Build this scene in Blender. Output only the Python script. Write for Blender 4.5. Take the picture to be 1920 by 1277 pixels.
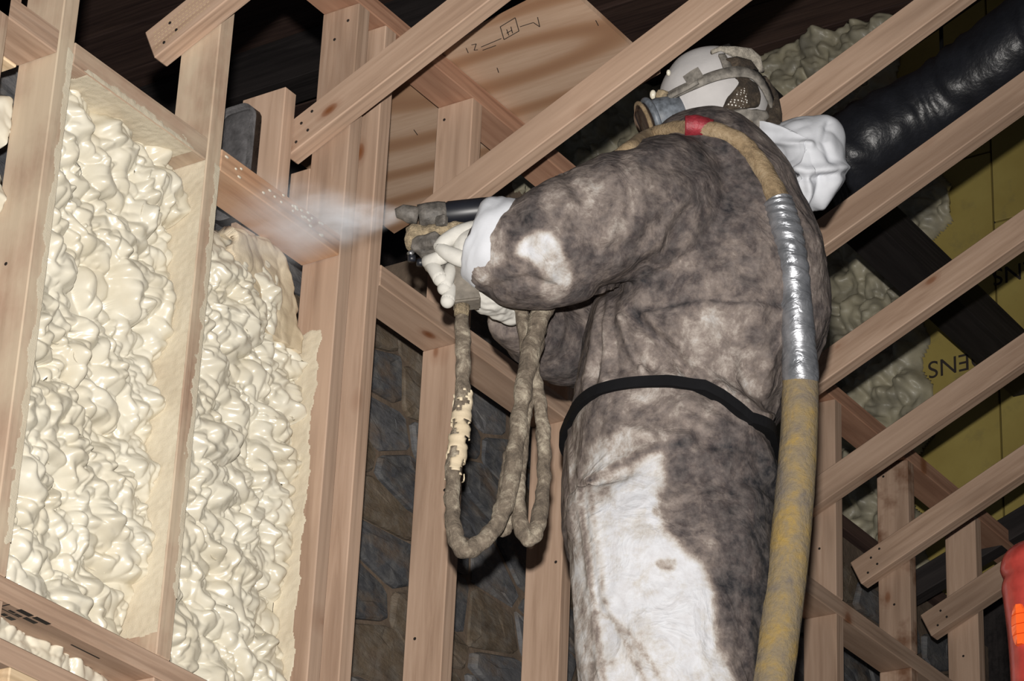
import bpy, bmesh, math, random
import numpy as np
from mathutils import Vector, Matrix, noise
from mathutils.bvhtree import BVHTree

for o in list(bpy.data.objects): bpy.data.objects.remove(o)
scene = bpy.context.scene
COL = scene.collection
random.seed(4); RNG = np.random.default_rng(4)

# ------------------------------------------------------------------ camera, light, exposure
# X runs along the stud wall, Y into it, Z up; the lens is the origin, 1.6 m above the floor.
YAW, PITCH, ROLL, FPX = 0.595, 0.468, -0.0471, 5575.1
_f = np.array([math.cos(PITCH)*math.cos(YAW), math.cos(PITCH)*math.sin(YAW), math.sin(PITCH)])
_r = np.array([math.sin(YAW), -math.cos(YAW), 0.0]); _d = np.cross(_f, _r)
CR = _r*math.cos(ROLL) + _d*math.sin(ROLL)
CD = -_r*math.sin(ROLL) + _d*math.cos(ROLL)
CF = _f
FLOOR = -1.6
cd = bpy.data.cameras.new('camera'); cam = bpy.data.objects.new('camera', cd); COL.objects.link(cam)
cd.sensor_width = 36; cd.sensor_fit = 'HORIZONTAL'; cd.lens = FPX/1920*36; cd.clip_start = .05
m = Matrix.Identity(4)
for i in range(3):
    m[i][0] = CR[i]; m[i][1] = -CD[i]; m[i][2] = -CF[i]
cam.matrix_world = m
scene.camera = cam

world = bpy.data.worlds.new('world'); scene.world = world; world.use_nodes = True
world.node_tree.nodes['Background'].inputs[0].default_value = (.80, .86, 1, 1)
world.node_tree.nodes['Background'].inputs[1].default_value = .05

# the photographer's flash, sitting on the camera
fl = bpy.data.lights.new('flash', 'SPOT'); flo = bpy.data.objects.new('flash', fl); COL.objects.link(flo)
fl.energy = 1480; fl.spot_size = math.radians(46); fl.spot_blend = 1.0; fl.shadow_soft_size = .022
fl.color = (1, .955, .90)
flo.matrix_world = Matrix.Translation(Vector(-CD*.17 + CF*.02 - CR*.01)) @ m @ Matrix.Rotation(math.radians(3.2), 4, 'Y') @ Matrix.Rotation(math.radians(-.6), 4, 'X')

scene.view_settings.view_transform = 'Standard'; scene.view_settings.look = 'None'
scene.view_settings.exposure = 0; scene.view_settings.gamma = 1
scene.view_settings.use_curve_mapping = False

# ------------------------------------------------------------------ helpers
def V(*a): return Vector(a[0]) if len(a) == 1 else Vector(a)
def ray(px, py): return Vector(CR*((px-960)/FPX) + CD*((py-638.5)/FPX) + CF)
def onX(px, py, x): d = ray(px, py); return d*(x/d.x)
def onY(px, py, y): d = ray(px, py); return d*(y/d.y)
def onZ(px, py, z): d = ray(px, py); return d*(z/d.z)
def at(px, py, dep): return ray(px, py)*dep
FH = Vector((.828, .561, 0)).normalized()        # level direction in which the lens looks
RH = Vector((FH.y, -FH.x, 0))                    # level direction across the view
BODY = 4.5602
def B(px, py, off=0.0):                          # a point in the upright plane through the worker
    d = ray(px, py); return d*((BODY+off)/d.dot(FH))
def proj(co):
    co = np.asarray(co); z = co@CF
    return 960+FPX*(co@CR)/z, 638.5+FPX*(co@CD)/z

MATS = {}
def tag(o, label=None, cat=None, group=None, kind=None):
    if label: o['label'] = label
    if cat: o['category'] = cat
    if group: o['group'] = group
    if kind: o['kind'] = kind
    return o
def link(name, me, mat=None, parent=None, smooth=False):
    o = bpy.data.objects.new(name, me); COL.objects.link(o)
    if mat is not None and not me.materials: me.materials.append(MATS[mat] if isinstance(mat, str) else mat)
    if parent is not None: o.parent = parent
    if smooth:
        for p in me.polygons: p.use_smooth = True
    return o
def empty(name, loc):
    o = bpy.data.objects.new(name, None); COL.objects.link(o); o.location = loc; o.empty_display_size = .05
    return o
def mesh(verts, faces):
    me = bpy.data.meshes.new('m'); me.from_pydata([tuple(v) for v in verts], [], faces); me.update(); return me
def frommesh(bm):
    me = bpy.data.meshes.new('m'); bm.to_mesh(me); bm.free(); return me
def worldchild(o, parent):                       # o's mesh is in world coordinates; keep it there under its parent
    o.parent = parent
    o.matrix_parent_inverse = Matrix.Translation(-parent.location) if parent.type == 'EMPTY' else parent.matrix_basis.inverted()
    return o
def box_mesh(sx, sy, sz, bev=.002, center=(0, 0, 0), seg=1):
    bm = bmesh.new(); bmesh.ops.create_cube(bm, size=1)
    for v in bm.verts: v.co = Vector((v.co.x*sx+center[0], v.co.y*sy+center[1], v.co.z*sz+center[2]))
    if bev: bmesh.ops.bevel(bm, geom=bm.edges[:], offset=bev, segments=seg, affect='EDGES', profile=.6)
    return frommesh(bm)
def beam(name, p0, p1, tdir, t, d, mat, label=None, cat=None, group=None, parent=None, bev=.0022, seed=0):
    """timber from p0 to p1 (centre line), thickness t along tdir, depth d across; slightly bowed like real lumber"""
    p0, p1 = V(p0), V(p1); ex = (p1-p0); L = ex.length; ex.normalize()
    ey = (V(tdir) - ex*V(tdir).dot(ex)).normalized(); ez = ex.cross(ey)
    me = box_mesh(L, t, d, bev, (L/2, 0, 0))
    M = Matrix.Identity(4)
    for i in range(3): M[i][0], M[i][1], M[i][2], M[i][3] = ex[i], ey[i], ez[i], p0[i]
    o = link(name, me, mat)
    o.matrix_basis = M
    if parent is not None: worldchild(o, parent)
    tag(o, label, cat, group)
    return o
def tube_mesh(pts, rad, seg=14, caps=True, rfun=None, flat=1.0):
    pts = [V(p) for p in pts]; n = len(pts)
    if not hasattr(rad, '__len__'): rad = [rad]*n
    tans = []
    for i in range(n):
        a = pts[max(0, i-1)]; b = pts[min(n-1, i+1)]; tans.append((b-a).normalized())
    up = Vector((0, 0, 1)) if abs(tans[0].z) < .9 else Vector((1, 0, 0))
    nrm = (up - tans[0]*up.dot(tans[0])).normalized()
    vs, fs = [], []
    for i in range(n):
        nrm = (nrm - tans[i]*nrm.dot(tans[i])).normalized(); bn = tans[i].cross(nrm)
        for k in range(seg):
            a = 2*math.pi*k/seg
            r = rad[i]*(rfun(i/(n-1), a, pts[i]) if rfun else 1)
            vs.append(pts[i] + nrm*math.cos(a)*r + bn*math.sin(a)*r*flat)
    for i in range(n-1):
        for k in range(seg):
            a = i*seg+k; b = i*seg+(k+1) % seg
            fs.append((a, b, b+seg, a+seg))
    if caps:
        fs.append(tuple(range(seg))[::-1]); fs.append(tuple(range((n-1)*seg, n*seg)))
    return mesh(vs, fs)
def spline(pts, n):
    """Catmull-Rom through tuples of any width"""
    P = np.array([list(p) for p in pts], float); m_ = len(P); out = []
    for j in range(n):
        t = j/(n-1)*(m_-1); i = min(int(t), m_-2); u = t-i
        p0 = P[max(i-1, 0)]; p1 = P[i]; p2 = P[i+1]; p3 = P[min(i+2, m_-1)]
        out.append(.5*((2*p1)+(-p0+p2)*u+(2*p0-5*p1+4*p2-p3)*u*u+(-p0+3*p1-3*p2+p3)*u**3))
    return np.array(out)
def co_of(me):
    a = np.empty(len(me.vertices)*3); me.vertices.foreach_get('co', a); return a.reshape(-1, 3)
def no_of(me):
    a = np.empty(len(me.vertices)*3); me.vertices.foreach_get('normal', a); return a.reshape(-1, 3)
def set_co(me, co): me.vertices.foreach_set('co', np.asarray(co, float).ravel()); me.update()
def nz(co, s, seed=0.0, st=(1, 1, 1)):
    """3-D gradient noise for many points, vectorised"""
    p = np.asarray(co)*s*np.array(st) + seed*17.31
    i = np.floor(p).astype(np.int64); f = p-i
    def g(dx, dy, dz):
        h = (i[:, 0]+dx)*374761393 + (i[:, 1]+dy)*668265263 + (i[:, 2]+dz)*1274126177
        h = (h ^ (h >> 13))*1274126177; h = h ^ (h >> 16)
        a = (h & 0xffff)/65535*2-1; b = ((h >> 16) & 0xffff)/65535*2-1; c = ((h >> 8) & 0xffff)/65535*2-1
        return a*(f[:, 0]-dx)+b*(f[:, 1]-dy)+c*(f[:, 2]-dz)
    u = f*f*f*(f*(f*6-15)+10)
    def lx(dy, dz): return g(0, dy, dz)*(1-u[:, 0])+g(1, dy, dz)*u[:, 0]
    def ly(dz): return lx(0, dz)*(1-u[:, 1])+lx(1, dz)*u[:, 1]
    return (ly(0)*(1-u[:, 2])+ly(1)*u[:, 2])*1.4
def remesh(meshes, voxel, smooth_iter=4, factor=.5):
    bm = bmesh.new()
    for me in meshes: bm.from_mesh(me)
    bmesh.ops.recalc_face_normals(bm, faces=bm.faces[:])
    me = frommesh(bm)
    o = bpy.data.objects.new('tmp', me); COL.objects.link(o)
    md = o.modifiers.new('r', 'REMESH'); md.mode = 'VOXEL'; md.voxel_size = voxel
    sm = o.modifiers.new('s', 'SMOOTH'); sm.iterations = smooth_iter; sm.factor = factor
    dg = bpy.context.evaluated_depsgraph_get()
    res = bpy.data.meshes.new_from_object(o.evaluated_get(dg))
    bpy.data.objects.remove(o)
    return res
def bvh_of(me):
    return BVHTree.FromPolygons([v.co.copy() for v in me.vertices], [tuple(p.vertices) for p in me.polygons])
def ellipsoid_mesh(c, ax, ay, az, seg=32, rings=20):
    vs, fs = [], []
    for i in range(rings+1):
        th = math.pi*i/rings
        for k in range(seg):
            ph = 2*math.pi*k/seg
            vs.append(V(c)+ax*(math.sin(th)*math.cos(ph))+ay*(math.sin(th)*math.sin(ph))+az*math.cos(th))
    for i in range(rings):
        for k in range(seg):
            a = i*seg+k; b = i*seg+(k+1) % seg; fs.append((a, a+seg, b+seg, b))
    me = mesh(vs, fs); bm = bmesh.new(); bm.from_mesh(me); bmesh.ops.remove_doubles(bm, verts=bm.verts[:], dist=1e-5)
    bm.to_mesh(me); bm.free(); return me

# ------------------------------------------------------------------ materials
class NT:
    def __init__(s, name):
        s.m = bpy.data.materials.new(name); s.m.use_nodes = True; s.t = s.m.node_tree; s.n = s.t.nodes; s.l = s.t.links
        s.b = s.n['Principled BSDF']; MATS[name] = s.m
    def new(s, typ, **kw):
        n = s.n.new(typ)
        for k, v in kw.items():
            if k in n.inputs.keys(): n.inputs[k].default_value = v
            else: setattr(n, k, v)
        return n
    def link(s, a, b): s.l.new(a, b)
    def coord(s, scale=(1, 1, 1), which='Object', jitter=True):
        tc = s.new('ShaderNodeTexCoord'); mp = s.new('ShaderNodeMapping'); mp.inputs['Scale'].default_value = scale
        s.link(tc.outputs[which], mp.inputs['Vector'])
        if jitter:
            oi = s.new('ShaderNodeObjectInfo'); mu = s.new('ShaderNodeMath', operation='MULTIPLY'); mu.inputs[1].default_value = 37.0
            s.link(oi.outputs['Random'], mu.inputs[0]); s.link(mu.outputs[0], mp.inputs['Location'])
        return mp.outputs[0]
    def noise(s, vec, scale, detail=4, rough=.55, dist=0):
        n = s.new('ShaderNodeTexNoise'); n.inputs['Scale'].default_value = scale; n.inputs['Detail'].default_value = detail
        n.inputs['Roughness'].default_value = rough; n.inputs['Distortion'].default_value = dist; s.link(vec, n.inputs['Vector'])
        return n.outputs['Fac']
    def ramp(s, fac, stops):
        r = s.new('ShaderNodeValToRGB'); e = r.color_ramp.elements
        while len(e) < len(stops): e.new(.5)
        for el, (p, c) in zip(e, stops):
            el.position = p; el.color = c if len(c) == 4 else (*c, 1)
        s.link(fac, r.inputs[0]); return r.outputs[0]
    def mix(s, fac, a, b, mode='MIX'):
        x = s.new('ShaderNodeMix', data_type='RGBA', blend_type=mode)
        if hasattr(fac, 'is_linked'): s.link(fac, x.inputs[0])
        else: x.inputs[0].default_value = fac
        for v, k in ((a, 6), (b, 7)):
            if hasattr(v, 'is_linked'): s.link(v, x.inputs[k])
            else: x.inputs[k].default_value = (*v, 1) if len(v) == 3 else v
        return x.outputs[2]
    def bump(s, h, strength=.3, dist=.002):
        b = s.new('ShaderNodeBump'); b.inputs['Strength'].default_value = strength; b.inputs['Distance'].default_value = dist
        s.link(h, b.inputs['Height']); s.link(b.outputs[0], s.b.inputs['Normal'])
    def base(s, c):
        if hasattr(c, 'is_linked'): s.link(c, s.b.inputs['Base Color'])
        else: s.b.inputs['Base Color'].default_value = (*c, 1)
    def rough(s, r):
        if hasattr(r, 'is_linked'): s.link(r, s.b.inputs['Roughness'])
        else: s.b.inputs['Roughness'].default_value = r

def wood(name, lo, mid, hi, knot=(.20, .075, .03), dust=None, dustamt=.5, rough=.62, knots=True, stain=None):
    t = NT(name)
    v = t.coord((1.1, 17, 17)); v2 = t.coord((.55, 7, 7)); v3 = t.coord((1, 1, 1))
    g = t.noise(v, 4.2, 5, .62, .35); big = t.noise(v2, 2.2, 3, .5, .8)
    c = t.ramp(g, [(.30, lo), (.5, mid), (.72, hi)])
    w = t.new('ShaderNodeTexWave', wave_type='BANDS', bands_direction='Y'); w.inputs['Scale'].default_value = 9
    w.inputs['Distortion'].default_value = 7; w.inputs['Detail'].default_value = 2.5; w.inputs['Detail Scale'].default_value = 1.1
    t.link(t.coord((.13, 2.2, 1.1)), w.inputs['Vector'])
    c = t.mix(t.ramp(w.outputs['Fac'], [(.55, (0, 0, 0)), (.95, (.42, .42, .42))]), c, tuple(x*.72 for x in lo))
    c = t.mix(t.ramp(big, [(.42, (0, 0, 0)), (.68, (.55, .55, .55))]), c, tuple(min(1, x*1.12) for x in hi))
    if knots:
        vo = t.new('ShaderNodeTexVoronoi', feature='F1'); vo.inputs['Scale'].default_value = 1; vo.inputs['Randomness'].default_value = 1
        t.link(t.coord((7.5, 4, 15)), vo.inputs['Vector'])
        k = t.ramp(vo.outputs['Distance'], [(.05, (1, 1, 1)), (.13, (.7, .7, .7)), (.17, (.25, .25, .25)), (.30, (0, 0, 0))])
        sp = t.new('ShaderNodeSeparateColor'); t.link(vo.outputs['Color'], sp.inputs[0])
        gt = t.new('ShaderNodeMath', operation='GREATER_THAN'); t.link(sp.outputs[0], gt.inputs[0]); gt.inputs[1].default_value = .72
        km = t.new('ShaderNodeMath', operation='MULTIPLY'); t.link(k, km.inputs[0]); t.link(gt.outputs[0], km.inputs[1])
        c = t.mix(km.outputs[0], c, knot)
    if stain:
        s_ = t.noise(v3, 9, 4, .6); c = t.mix(t.ramp(s_, [(.5, (0, 0, 0)), (.66, (.8, .8, .8))]), c, stain)
    if dust:
        s_ = t.noise(t.coord((1, 1.6, 1.6)), 5, 5, .6)
        c = t.mix(t.ramp(s_, [(.36, (0, 0, 0)), (.62, (dustamt,)*3)]), c, dust)
    hs = t.new('ShaderNodeHueSaturation'); oi = t.new('ShaderNodeObjectInfo')
    mr = t.new('ShaderNodeMapRange'); mr.inputs[3].default_value = .9; mr.inputs[4].default_value = 1.1
    t.link(oi.outputs['Random'], mr.inputs[0]); t.link(mr.outputs[0], hs.inputs['Value']); t.link(c, hs.inputs['Color'])
    t.base(hs.outputs[0]); t.rough(rough); t.b.inputs['Specular IOR Level'].default_value = .3
    t.bump(g, .25, .0012)
    return t
PINE = ((.325, .215, .15), (.41, .28, .20), (.49, .35, .26))
wood('pine', *PINE)
wood('pine_dusty', *PINE, dust=(.66, .58, .43), dustamt=.55)
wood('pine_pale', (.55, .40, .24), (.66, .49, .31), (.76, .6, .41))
wood('pine_orange', (.33, .165, .085), (.43, .23, .125), (.5, .29, .17), dust=(.48, .42, .33), dustamt=.3)
wood('pine_brown', (.26, .135, .085), (.34, .185, .12), (.40, .235, .155))
wood('pine_rusty', *PINE, stain=(.12, .04, .012))
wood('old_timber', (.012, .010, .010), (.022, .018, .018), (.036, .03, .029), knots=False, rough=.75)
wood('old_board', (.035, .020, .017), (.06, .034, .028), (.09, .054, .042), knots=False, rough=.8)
wood('scaffold_plank', (.30, .22, .14), (.42, .31, .2), (.5, .38, .26))

t = NT('plywood')
v = t.coord((5.5, 1.0, 1), jitter=False)
w = t.new('ShaderNodeTexWave', wave_type='RINGS', rings_direction='Z'); w.inputs['Scale'].default_value = .55; w.inputs['Distortion'].default_value = 5.5
w.inputs['Detail'].default_value = 2; w.inputs['Detail Scale'].default_value = .7; t.link(v, w.inputs['Vector'])
c = t.ramp(w.outputs['Fac'], [(.0, (.60, .43, .31)), (.55, (.54, .37, .26)), (.85, (.42, .25, .15)), (1, (.36, .20, .115))])
g = t.noise(t.coord((40, 3, 1), jitter=False), 3, 4)
c = t.mix(t.ramp(g, [(.35, (0, 0, 0)), (.7, (.35, .35, .35))]), c, (.38, .23, .14))
t.base(c); t.rough(.65)

def foam_mat(name, col, lo, rough=.26, coat=.25, bump=.12, scale=160):
    t = NT(name); v = t.coord((1, 1, 1))
    n = t.noise(v, 11, 4, .55); c = t.ramp(n, [(.3, lo), (.62, col)])
    t.base(c); t.rough(rough); t.b.inputs['Coat Weight'].default_value = coat; t.b.inputs['Coat Roughness'].default_value = .18
    t.bump(t.noise(v, scale, 3, .5), bump, .0008)
foam_mat('foam', (.64, .605, .505), (.575, .525, .41), .28, .08)
foam_mat('foam_matte', (.60, .51, .37), (.50, .41, .28), .7, 0, .5, 300)
foam_mat('foam_skin', (.62, .555, .43), (.55, .475, .355), .75, 0, .8, 420)
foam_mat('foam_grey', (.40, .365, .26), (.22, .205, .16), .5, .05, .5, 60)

def stone_mat(name, a, b, c_):
    t = NT(name); v = t.coord((2.2, 1, 5)); n = t.noise(v, 5, 6, .65, .5); n2 = t.noise(t.coord((1, 1, 1)), 28, 4, .6)
    c = t.ramp(n, [(.3, a), (.52, b), (.72, c_)]); c = t.mix(t.ramp(t.noise(t.coord((1.6, 1, 3)), 6, 4, .6), [(.5, (0, 0, 0)), (.66, (.75, .75, .75))]), c, (.115, .082, .057)); c = t.mix(t.ramp(n2, [(.45, (0, 0, 0)), (.75, (.4, .4, .4))]), c, (.22, .21, .19))
    t.base(c); t.rough(.7); t.bump(t.noise(v, 14, 6, .65), .8, .006)
stone_mat('slate', (.055, .058, .064), (.10, .10, .106), (.16, .155, .155))
stone_mat('slate_dark', (.036, .038, .044), (.062, .064, .07), (.105, .105, .108))
stone_mat('stone_brown', (.07, .052, .036), (.12, .09, .06), (.17, .135, .10))
t = NT('mortar'); v = t.coord((1, 1, 1)); n = t.noise(v, 14, 5, .6)
t.base(t.ramp(n, [(.3, (.085, .062, .044)), (.6, (.145, .105, .074)), (.8, (.19, .145, .108))])); t.rough(.9); t.bump(t.noise(v, 60, 4), .7, .004)

t = NT('sheathing'); v = t.coord((1, 1, 1)); n = t.noise(v, 3.2, 5, .6); n2 = t.noise(v, 16, 5, .65)
c = t.ramp(n, [(.3, (.30, .225, .055)), (.65, (.38, .30, .085))]); c = t.mix(t.ramp(n2, [(.56, (0, 0, 0)), (.74, (.5, .5, .5))]), c, (.22, .18, .07))
t.base(c); t.rough(.7)

def simple(name, col, rough=.5, metal=0, var=.25, scale=20, bump=0, bdist=.002, spec=.5, bscale=None):
    t = NT(name); v = t.coord((1, 1, 1)); n = t.noise(v, scale, 4, .6)
    t.base(t.ramp(n, [(.3, tuple(x*(1-var) for x in col)), (.7, tuple(min(1, x*(1+var)) for x in col))]))
    t.rough(rough); t.b.inputs['Metallic'].default_value = metal; t.b.inputs['Specular IOR Level'].default_value = spec
    if bump: t.bump(t.noise(v, bscale or scale*3, 5, .6), bump, bdist)
    return t
simple('black_plastic', (.014, .015, .019), .38, bump=.35, bdist=.02, bscale=11, spec=.45)
simple('black_rubber', (.011, .012, .017), .42)
simple('belt_black', (.006, .006, .007), .8, spec=.12)
simple('ink', (.03, .022, .018), .8)
simple('stamp_black', (.012, .01, .009), .7)
simple('nail_dark', (.02, .016, .014), .5)
simple('glove_knit', (.53, .515, .475), .85, var=.08, scale=60, bump=.25, bdist=.001, bscale=700)
simple('gun_metal', (.10, .09, .08), .6, 0, .6, 60, .5, .003)
simple('gun_crust', (.30, .235, .15), .85, 0, .5, 90, .9, .006)
simple('gun_grip', (.165, .145, .12), .7, 0, .25, 70, .3, .002)
simple('mask_blue', (.12, .135, .155), .5, 0, .6, 60)
simple('lens', (.025, .017, .013), .15, 0, .3, 10)
simple('strap', (.17, .155, .135), .7, 0, .5, 70, .4, .002)
simple('buckle_tan', (.27, .21, .13), .8, 0, .6, 90, .6, .003)
simple('head_white', (.44, .425, .42), .9, 0, .1, 14, .15, .002, bscale=260)
simple('hood_white', (.53, .545, .58), .75, 0, .05, 9, .15, .002, bscale=160)
simple('red_tape', (.24, .02, .03), .5, 0, .4, 60, .5, .003)
simple('red_plastic', (.36, .045, .035), .25, 0, .4, 14, .25, .004)
simple('boot', (.05, .04, .032), .7, 0, .4, 30)
simple('concrete', (.22, .21, .2), .85, 0, .2, 4)
simple('steel', (.3, .3, .31), .4, .8, .2, 12)
simple('grey_felt', (.085, .082, .085), .75, 0, .45, 40, .5, .003)
simple('lint', (.30, .27, .225), .95, 0, .4, 120, .8, .004)
t = NT('reflector'); t.base((1.0, .13, .02)); t.rough(.15); t.b.inputs['Coat Weight'].default_value = 1
t = NT('foil'); v = t.coord((1, 1, 1)); n = t.noise(v, 30, 3, .6)
t.base(t.ramp(n, [(.3, (.22, .23, .25)), (.7, (.45, .46, .49))])); t.rough(.36); t.b.inputs['Metallic'].default_value = .7
t.bump(t.noise(t.coord((1, 1, 2.5)), 30, 3, .55, 1.0), .5, .006)
def fuzzy(name, a, b, c_, scale=26):
    t = NT(name); v = t.coord((1, 1, 1)); n = t.noise(v, scale, 6, .7, .4)
    t.base(t.ramp(n, [(.33, a), (.5, b), (.68, c_)])); t.rough(.85); t.bump(t.noise(v, scale*5, 5, .65), .9, .004)
fuzzy('hose_crust', (.075, .058, .043), (.165, .132, .098), (.40, .35, .27), 38)
fuzzy('hose_tan', (.13, .09, .05), (.26, .185, .105), (.38, .29, .185), 34)
fuzzy('hose_yellow', (.135, .115, .10), (.215, .165, .095), (.31, .205, .055), 17)
fuzzy('hair_net', (.015, .011, .008), (.04, .028, .018), (.10, .075, .05), 50)
t = NT('net_holes'); v = t.coord((1, 1, 1), jitter=False)
vo = t.new('ShaderNodeTexVoronoi', feature='F1'); vo.inputs['Scale'].default_value = 210; vo.inputs['Randomness'].default_value = .25; t.link(v, vo.inputs['Vector'])
t.base(t.ramp(vo.outputs['Distance'], [(.22, (.62, .60, .56)), (.36, (.05, .035, .022))])); t.rough(.8)

# coverall: clean cloth, brown grime and near-black patches, laid down by the 'dirt' attribute plus mottling
t = NT('coverall'); v = t.coord((1, 1, 1), jitter=False)
at_ = t.new('ShaderNodeAttribute', attribute_name='dirt')
n1 = t.noise(v, 22, 8, .72, .2); n2 = t.noise(v, 5, 5, .6, .5); n3 = t.noise(v, 60, 4, .6)
ad = t.new('ShaderNodeMath', operation='MULTIPLY_ADD'); t.link(n1, ad.inputs[0]); ad.inputs[1].default_value = 1.5
sub = t.new('ShaderNodeMath', operation='ADD'); t.link(at_.outputs['Fac'], sub.inputs[0]); sub.inputs[1].default_value = -.75; t.link(sub.outputs[0], ad.inputs[2])
ad2 = t.new('ShaderNodeMath', operation='MULTIPLY_ADD'); t.link(n2, ad2.inputs[0]); ad2.inputs[1].default_value = .35
sb2 = t.new('ShaderNodeMath', operation='ADD'); t.link(ad.outputs[0], sb2.inputs[0]); sb2.inputs[1].default_value = -.175; t.link(sb2.outputs[0], ad2.inputs[2])
c = t.ramp(ad2.outputs[0], [(.0, (.55, .56, .59)), (.2, (.47, .455, .44)), (.36, (.32, .28, .25)), (.5, (.18, .147, .13)), (.74, (.07, .057, .055)), (1, (.018, .018, .021))])
c = t.mix(t.ramp(n3, [(.4, (0, 0, 0)), (.7, (.25, .25, .25))]), c, (.30, .26, .24))
t.base(c); t.rough(.85); t.b.inputs['Specular IOR Level'].default_value = .25
rg = t.noise(v, 13, 3, .5, 1.4); rr_ = t.ramp(rg, [(.38, (0, 0, 0)), (.5, (1, 1, 1)), (.62, (0, 0, 0))])
hm = t.mix(.55, rr_, t.noise(v, 60, 6, .65, .4)); t.bump(hm, .38, .007)

t = NT('mist'); t.n.remove(t.b)
vol = t.new('ShaderNodeVolumePrincipled'); vol.inputs['Color'].default_value = (.93, .95, 1, 1); vol.inputs['Anisotropy'].default_value = -.35
tc = t.new('ShaderNodeTexCoord'); sx = t.new('ShaderNodeSeparateXYZ'); t.link(tc.outputs['Object'], sx.inputs[0])
mp = t.new('ShaderNodeMapping'); mp.inputs['Scale'].default_value = (5, 17, 17); t.link(tc.outputs['Object'], mp.inputs[0])
n = t.noise(mp.outputs[0], 1, 5, .65, .6)
# local x runs 0..1 along the plume, radius grows with x; density falls off from the axis and with distance
r2 = t.new('ShaderNodeVectorMath', operation='LENGTH'); cb = t.new('ShaderNodeCombineXYZ'); t.link(sx.outputs[1], cb.inputs[1]); t.link(sx.outputs[2], cb.inputs[2]); t.link(cb.outputs[0], r2.inputs[0])
rad = t.new('ShaderNodeMath', operation='MULTIPLY_ADD'); t.link(sx.outputs[0], rad.inputs[0]); rad.inputs[1].default_value = .26; rad.inputs[2].default_value = .035
q = t.new('ShaderNodeMath', operation='DIVIDE'); t.link(r2.outputs['Value'], q.inputs[0]); t.link(rad.outputs[0], q.inputs[1])
fall = t.new('ShaderNodeMapRange', interpolation_type='SMOOTHERSTEP'); t.link(q.outputs[0], fall.inputs[0]); fall.inputs[1].default_value = 1.0; fall.inputs[2].default_value = .0; fall.inputs[3].default_value = 0; fall.inputs[4].default_value = 1
lng = t.new('ShaderNodeMapRange', interpolation_type='SMOOTHSTEP'); t.link(sx.outputs[0], lng.inputs[0]); lng.inputs[1].default_value = 1; lng.inputs[2].default_value = .02; lng.inputs[3].default_value = .0; lng.inputs[4].default_value = 1
nr = t.new('ShaderNodeMapRange'); t.link(n, nr.inputs[0]); nr.inputs[1].default_value = .36; nr.inputs[2].default_value = .70
m1 = t.new('ShaderNodeMath', operation='MULTIPLY'); t.link(fall.outputs[0], m1.inputs[0]); t.link(lng.outputs[0], m1.inputs[1])
m2 = t.new('ShaderNodeMath', operation='MULTIPLY'); t.link(m1.outputs[0], m2.inputs[0]); t.link(nr.outputs[0], m2.inputs[1])
m3 = t.new('ShaderNodeMath', operation='MULTIPLY'); t.link(m2.outputs[0], m3.inputs[0]); m3.inputs[1].default_value = 18
t.link(m3.outputs[0], vol.inputs['Density']); t.link(vol.outputs[0], t.n['Material Output'].inputs['Volume'])
# ------------------------------------------------------------------ the setting
SX, SP, YF, YB = 3.0984, .4064, 3.049, 3.138        # first stud, spacing, stud room face and back face
def SXk(k): return SX + SP*k
TH = .437; ZR, YR = 2.8935, 3.1674                  # rafter slope, heel of the rafters
ZT0, ZT1 = 2.663, 2.708                             # mid plate
ZP0, ZP1 = 3.233, 3.275                             # upper plate
ZB0, ZB1 = 1.684, 1.723                             # lower plate

fo = link('floor', box_mesh(13, 12, .2, 0, (4, 2, FLOOR-.1)), 'concrete'); tag(fo, 'grey concrete floor far below the platform', kind='structure')

# old dark roof boards
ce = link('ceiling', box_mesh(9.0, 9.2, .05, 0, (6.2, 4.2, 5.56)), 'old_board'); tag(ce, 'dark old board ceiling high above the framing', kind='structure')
pw = .235
pm = box_mesh(7.2, pw-.008, .03, .004, (3.6, 0, 0))
for i in range(30):
    x = 3.2+i*pw
    p = link('plank', pm, 'old_board'); p.parent = ce
    p.matrix_basis = Matrix.Translation((x, 8.4, 5.515+.006*math.sin(i*2.1))) @ Matrix.Rotation(-math.pi/2, 4, 'Z')

# far wall: yellow sheathing boards, sprayed foam, dark boards above and beyond
XV = 7.6
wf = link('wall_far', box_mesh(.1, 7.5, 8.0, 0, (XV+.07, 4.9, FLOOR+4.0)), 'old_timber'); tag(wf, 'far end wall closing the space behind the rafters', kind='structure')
for (y0, y1, z0, z1) in [(2.1, 3.333, 3.40, 4.62), (2.1, 3.333, 4.626, 5.75), (3.339, 4.56, 3.36, 4.88), (3.339, 4.56, 4.886, 5.48), (4.566, 5.5, 3.36, 5.48)]:
    s_ = link('sheathing_board', box_mesh(.016, y1-y0, z1-z0, .002, (XV+.008, (y0+y1)/2, (z0+z1)/2)), 'sheathing'); s_.parent = wf
    s_['label'] = 'yellow sheathing board'
for (px, py, zz, s) in [(1741, 712, 0, .062), (1862, 538, 0, .062)]:
    cu = bpy.data.curves.new('t', 'FONT'); cu.body = 'DENS'; cu.size = s*1.35; cu.extrude = .0004
    to = bpy.data.objects.new('t', cu); COL.objects.link(to)
    me = bpy.data.meshes.new_from_object(to.evaluated_get(bpy.context.evaluated_depsgraph_get())); bpy.data.objects.remove(to)
    lo = link('lettering', me, 'ink'); lo['label'] = 'dark printed letters upside down'
    p = onX(px, py, XV-.0005)
    # text reads upside down: its right is +Y, its up is -Z
    Mt = Matrix.Identity(4)
    rx, up = Vector((0, 1, 0)), Vector((0, 0, -1)); nn = rx.cross(up)
    w_ = max(v.co.x for v in me.vertices)
    for i in range(3): Mt[i][0], Mt[i][1], Mt[i][2], Mt[i][3] = rx[i], up[i], nn[i], p[i]
    Mt.translation = p - rx*w_ + Vector((0, 0, s*.97))
    lo.matrix_basis = Mt; lo.parent = wf

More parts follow.
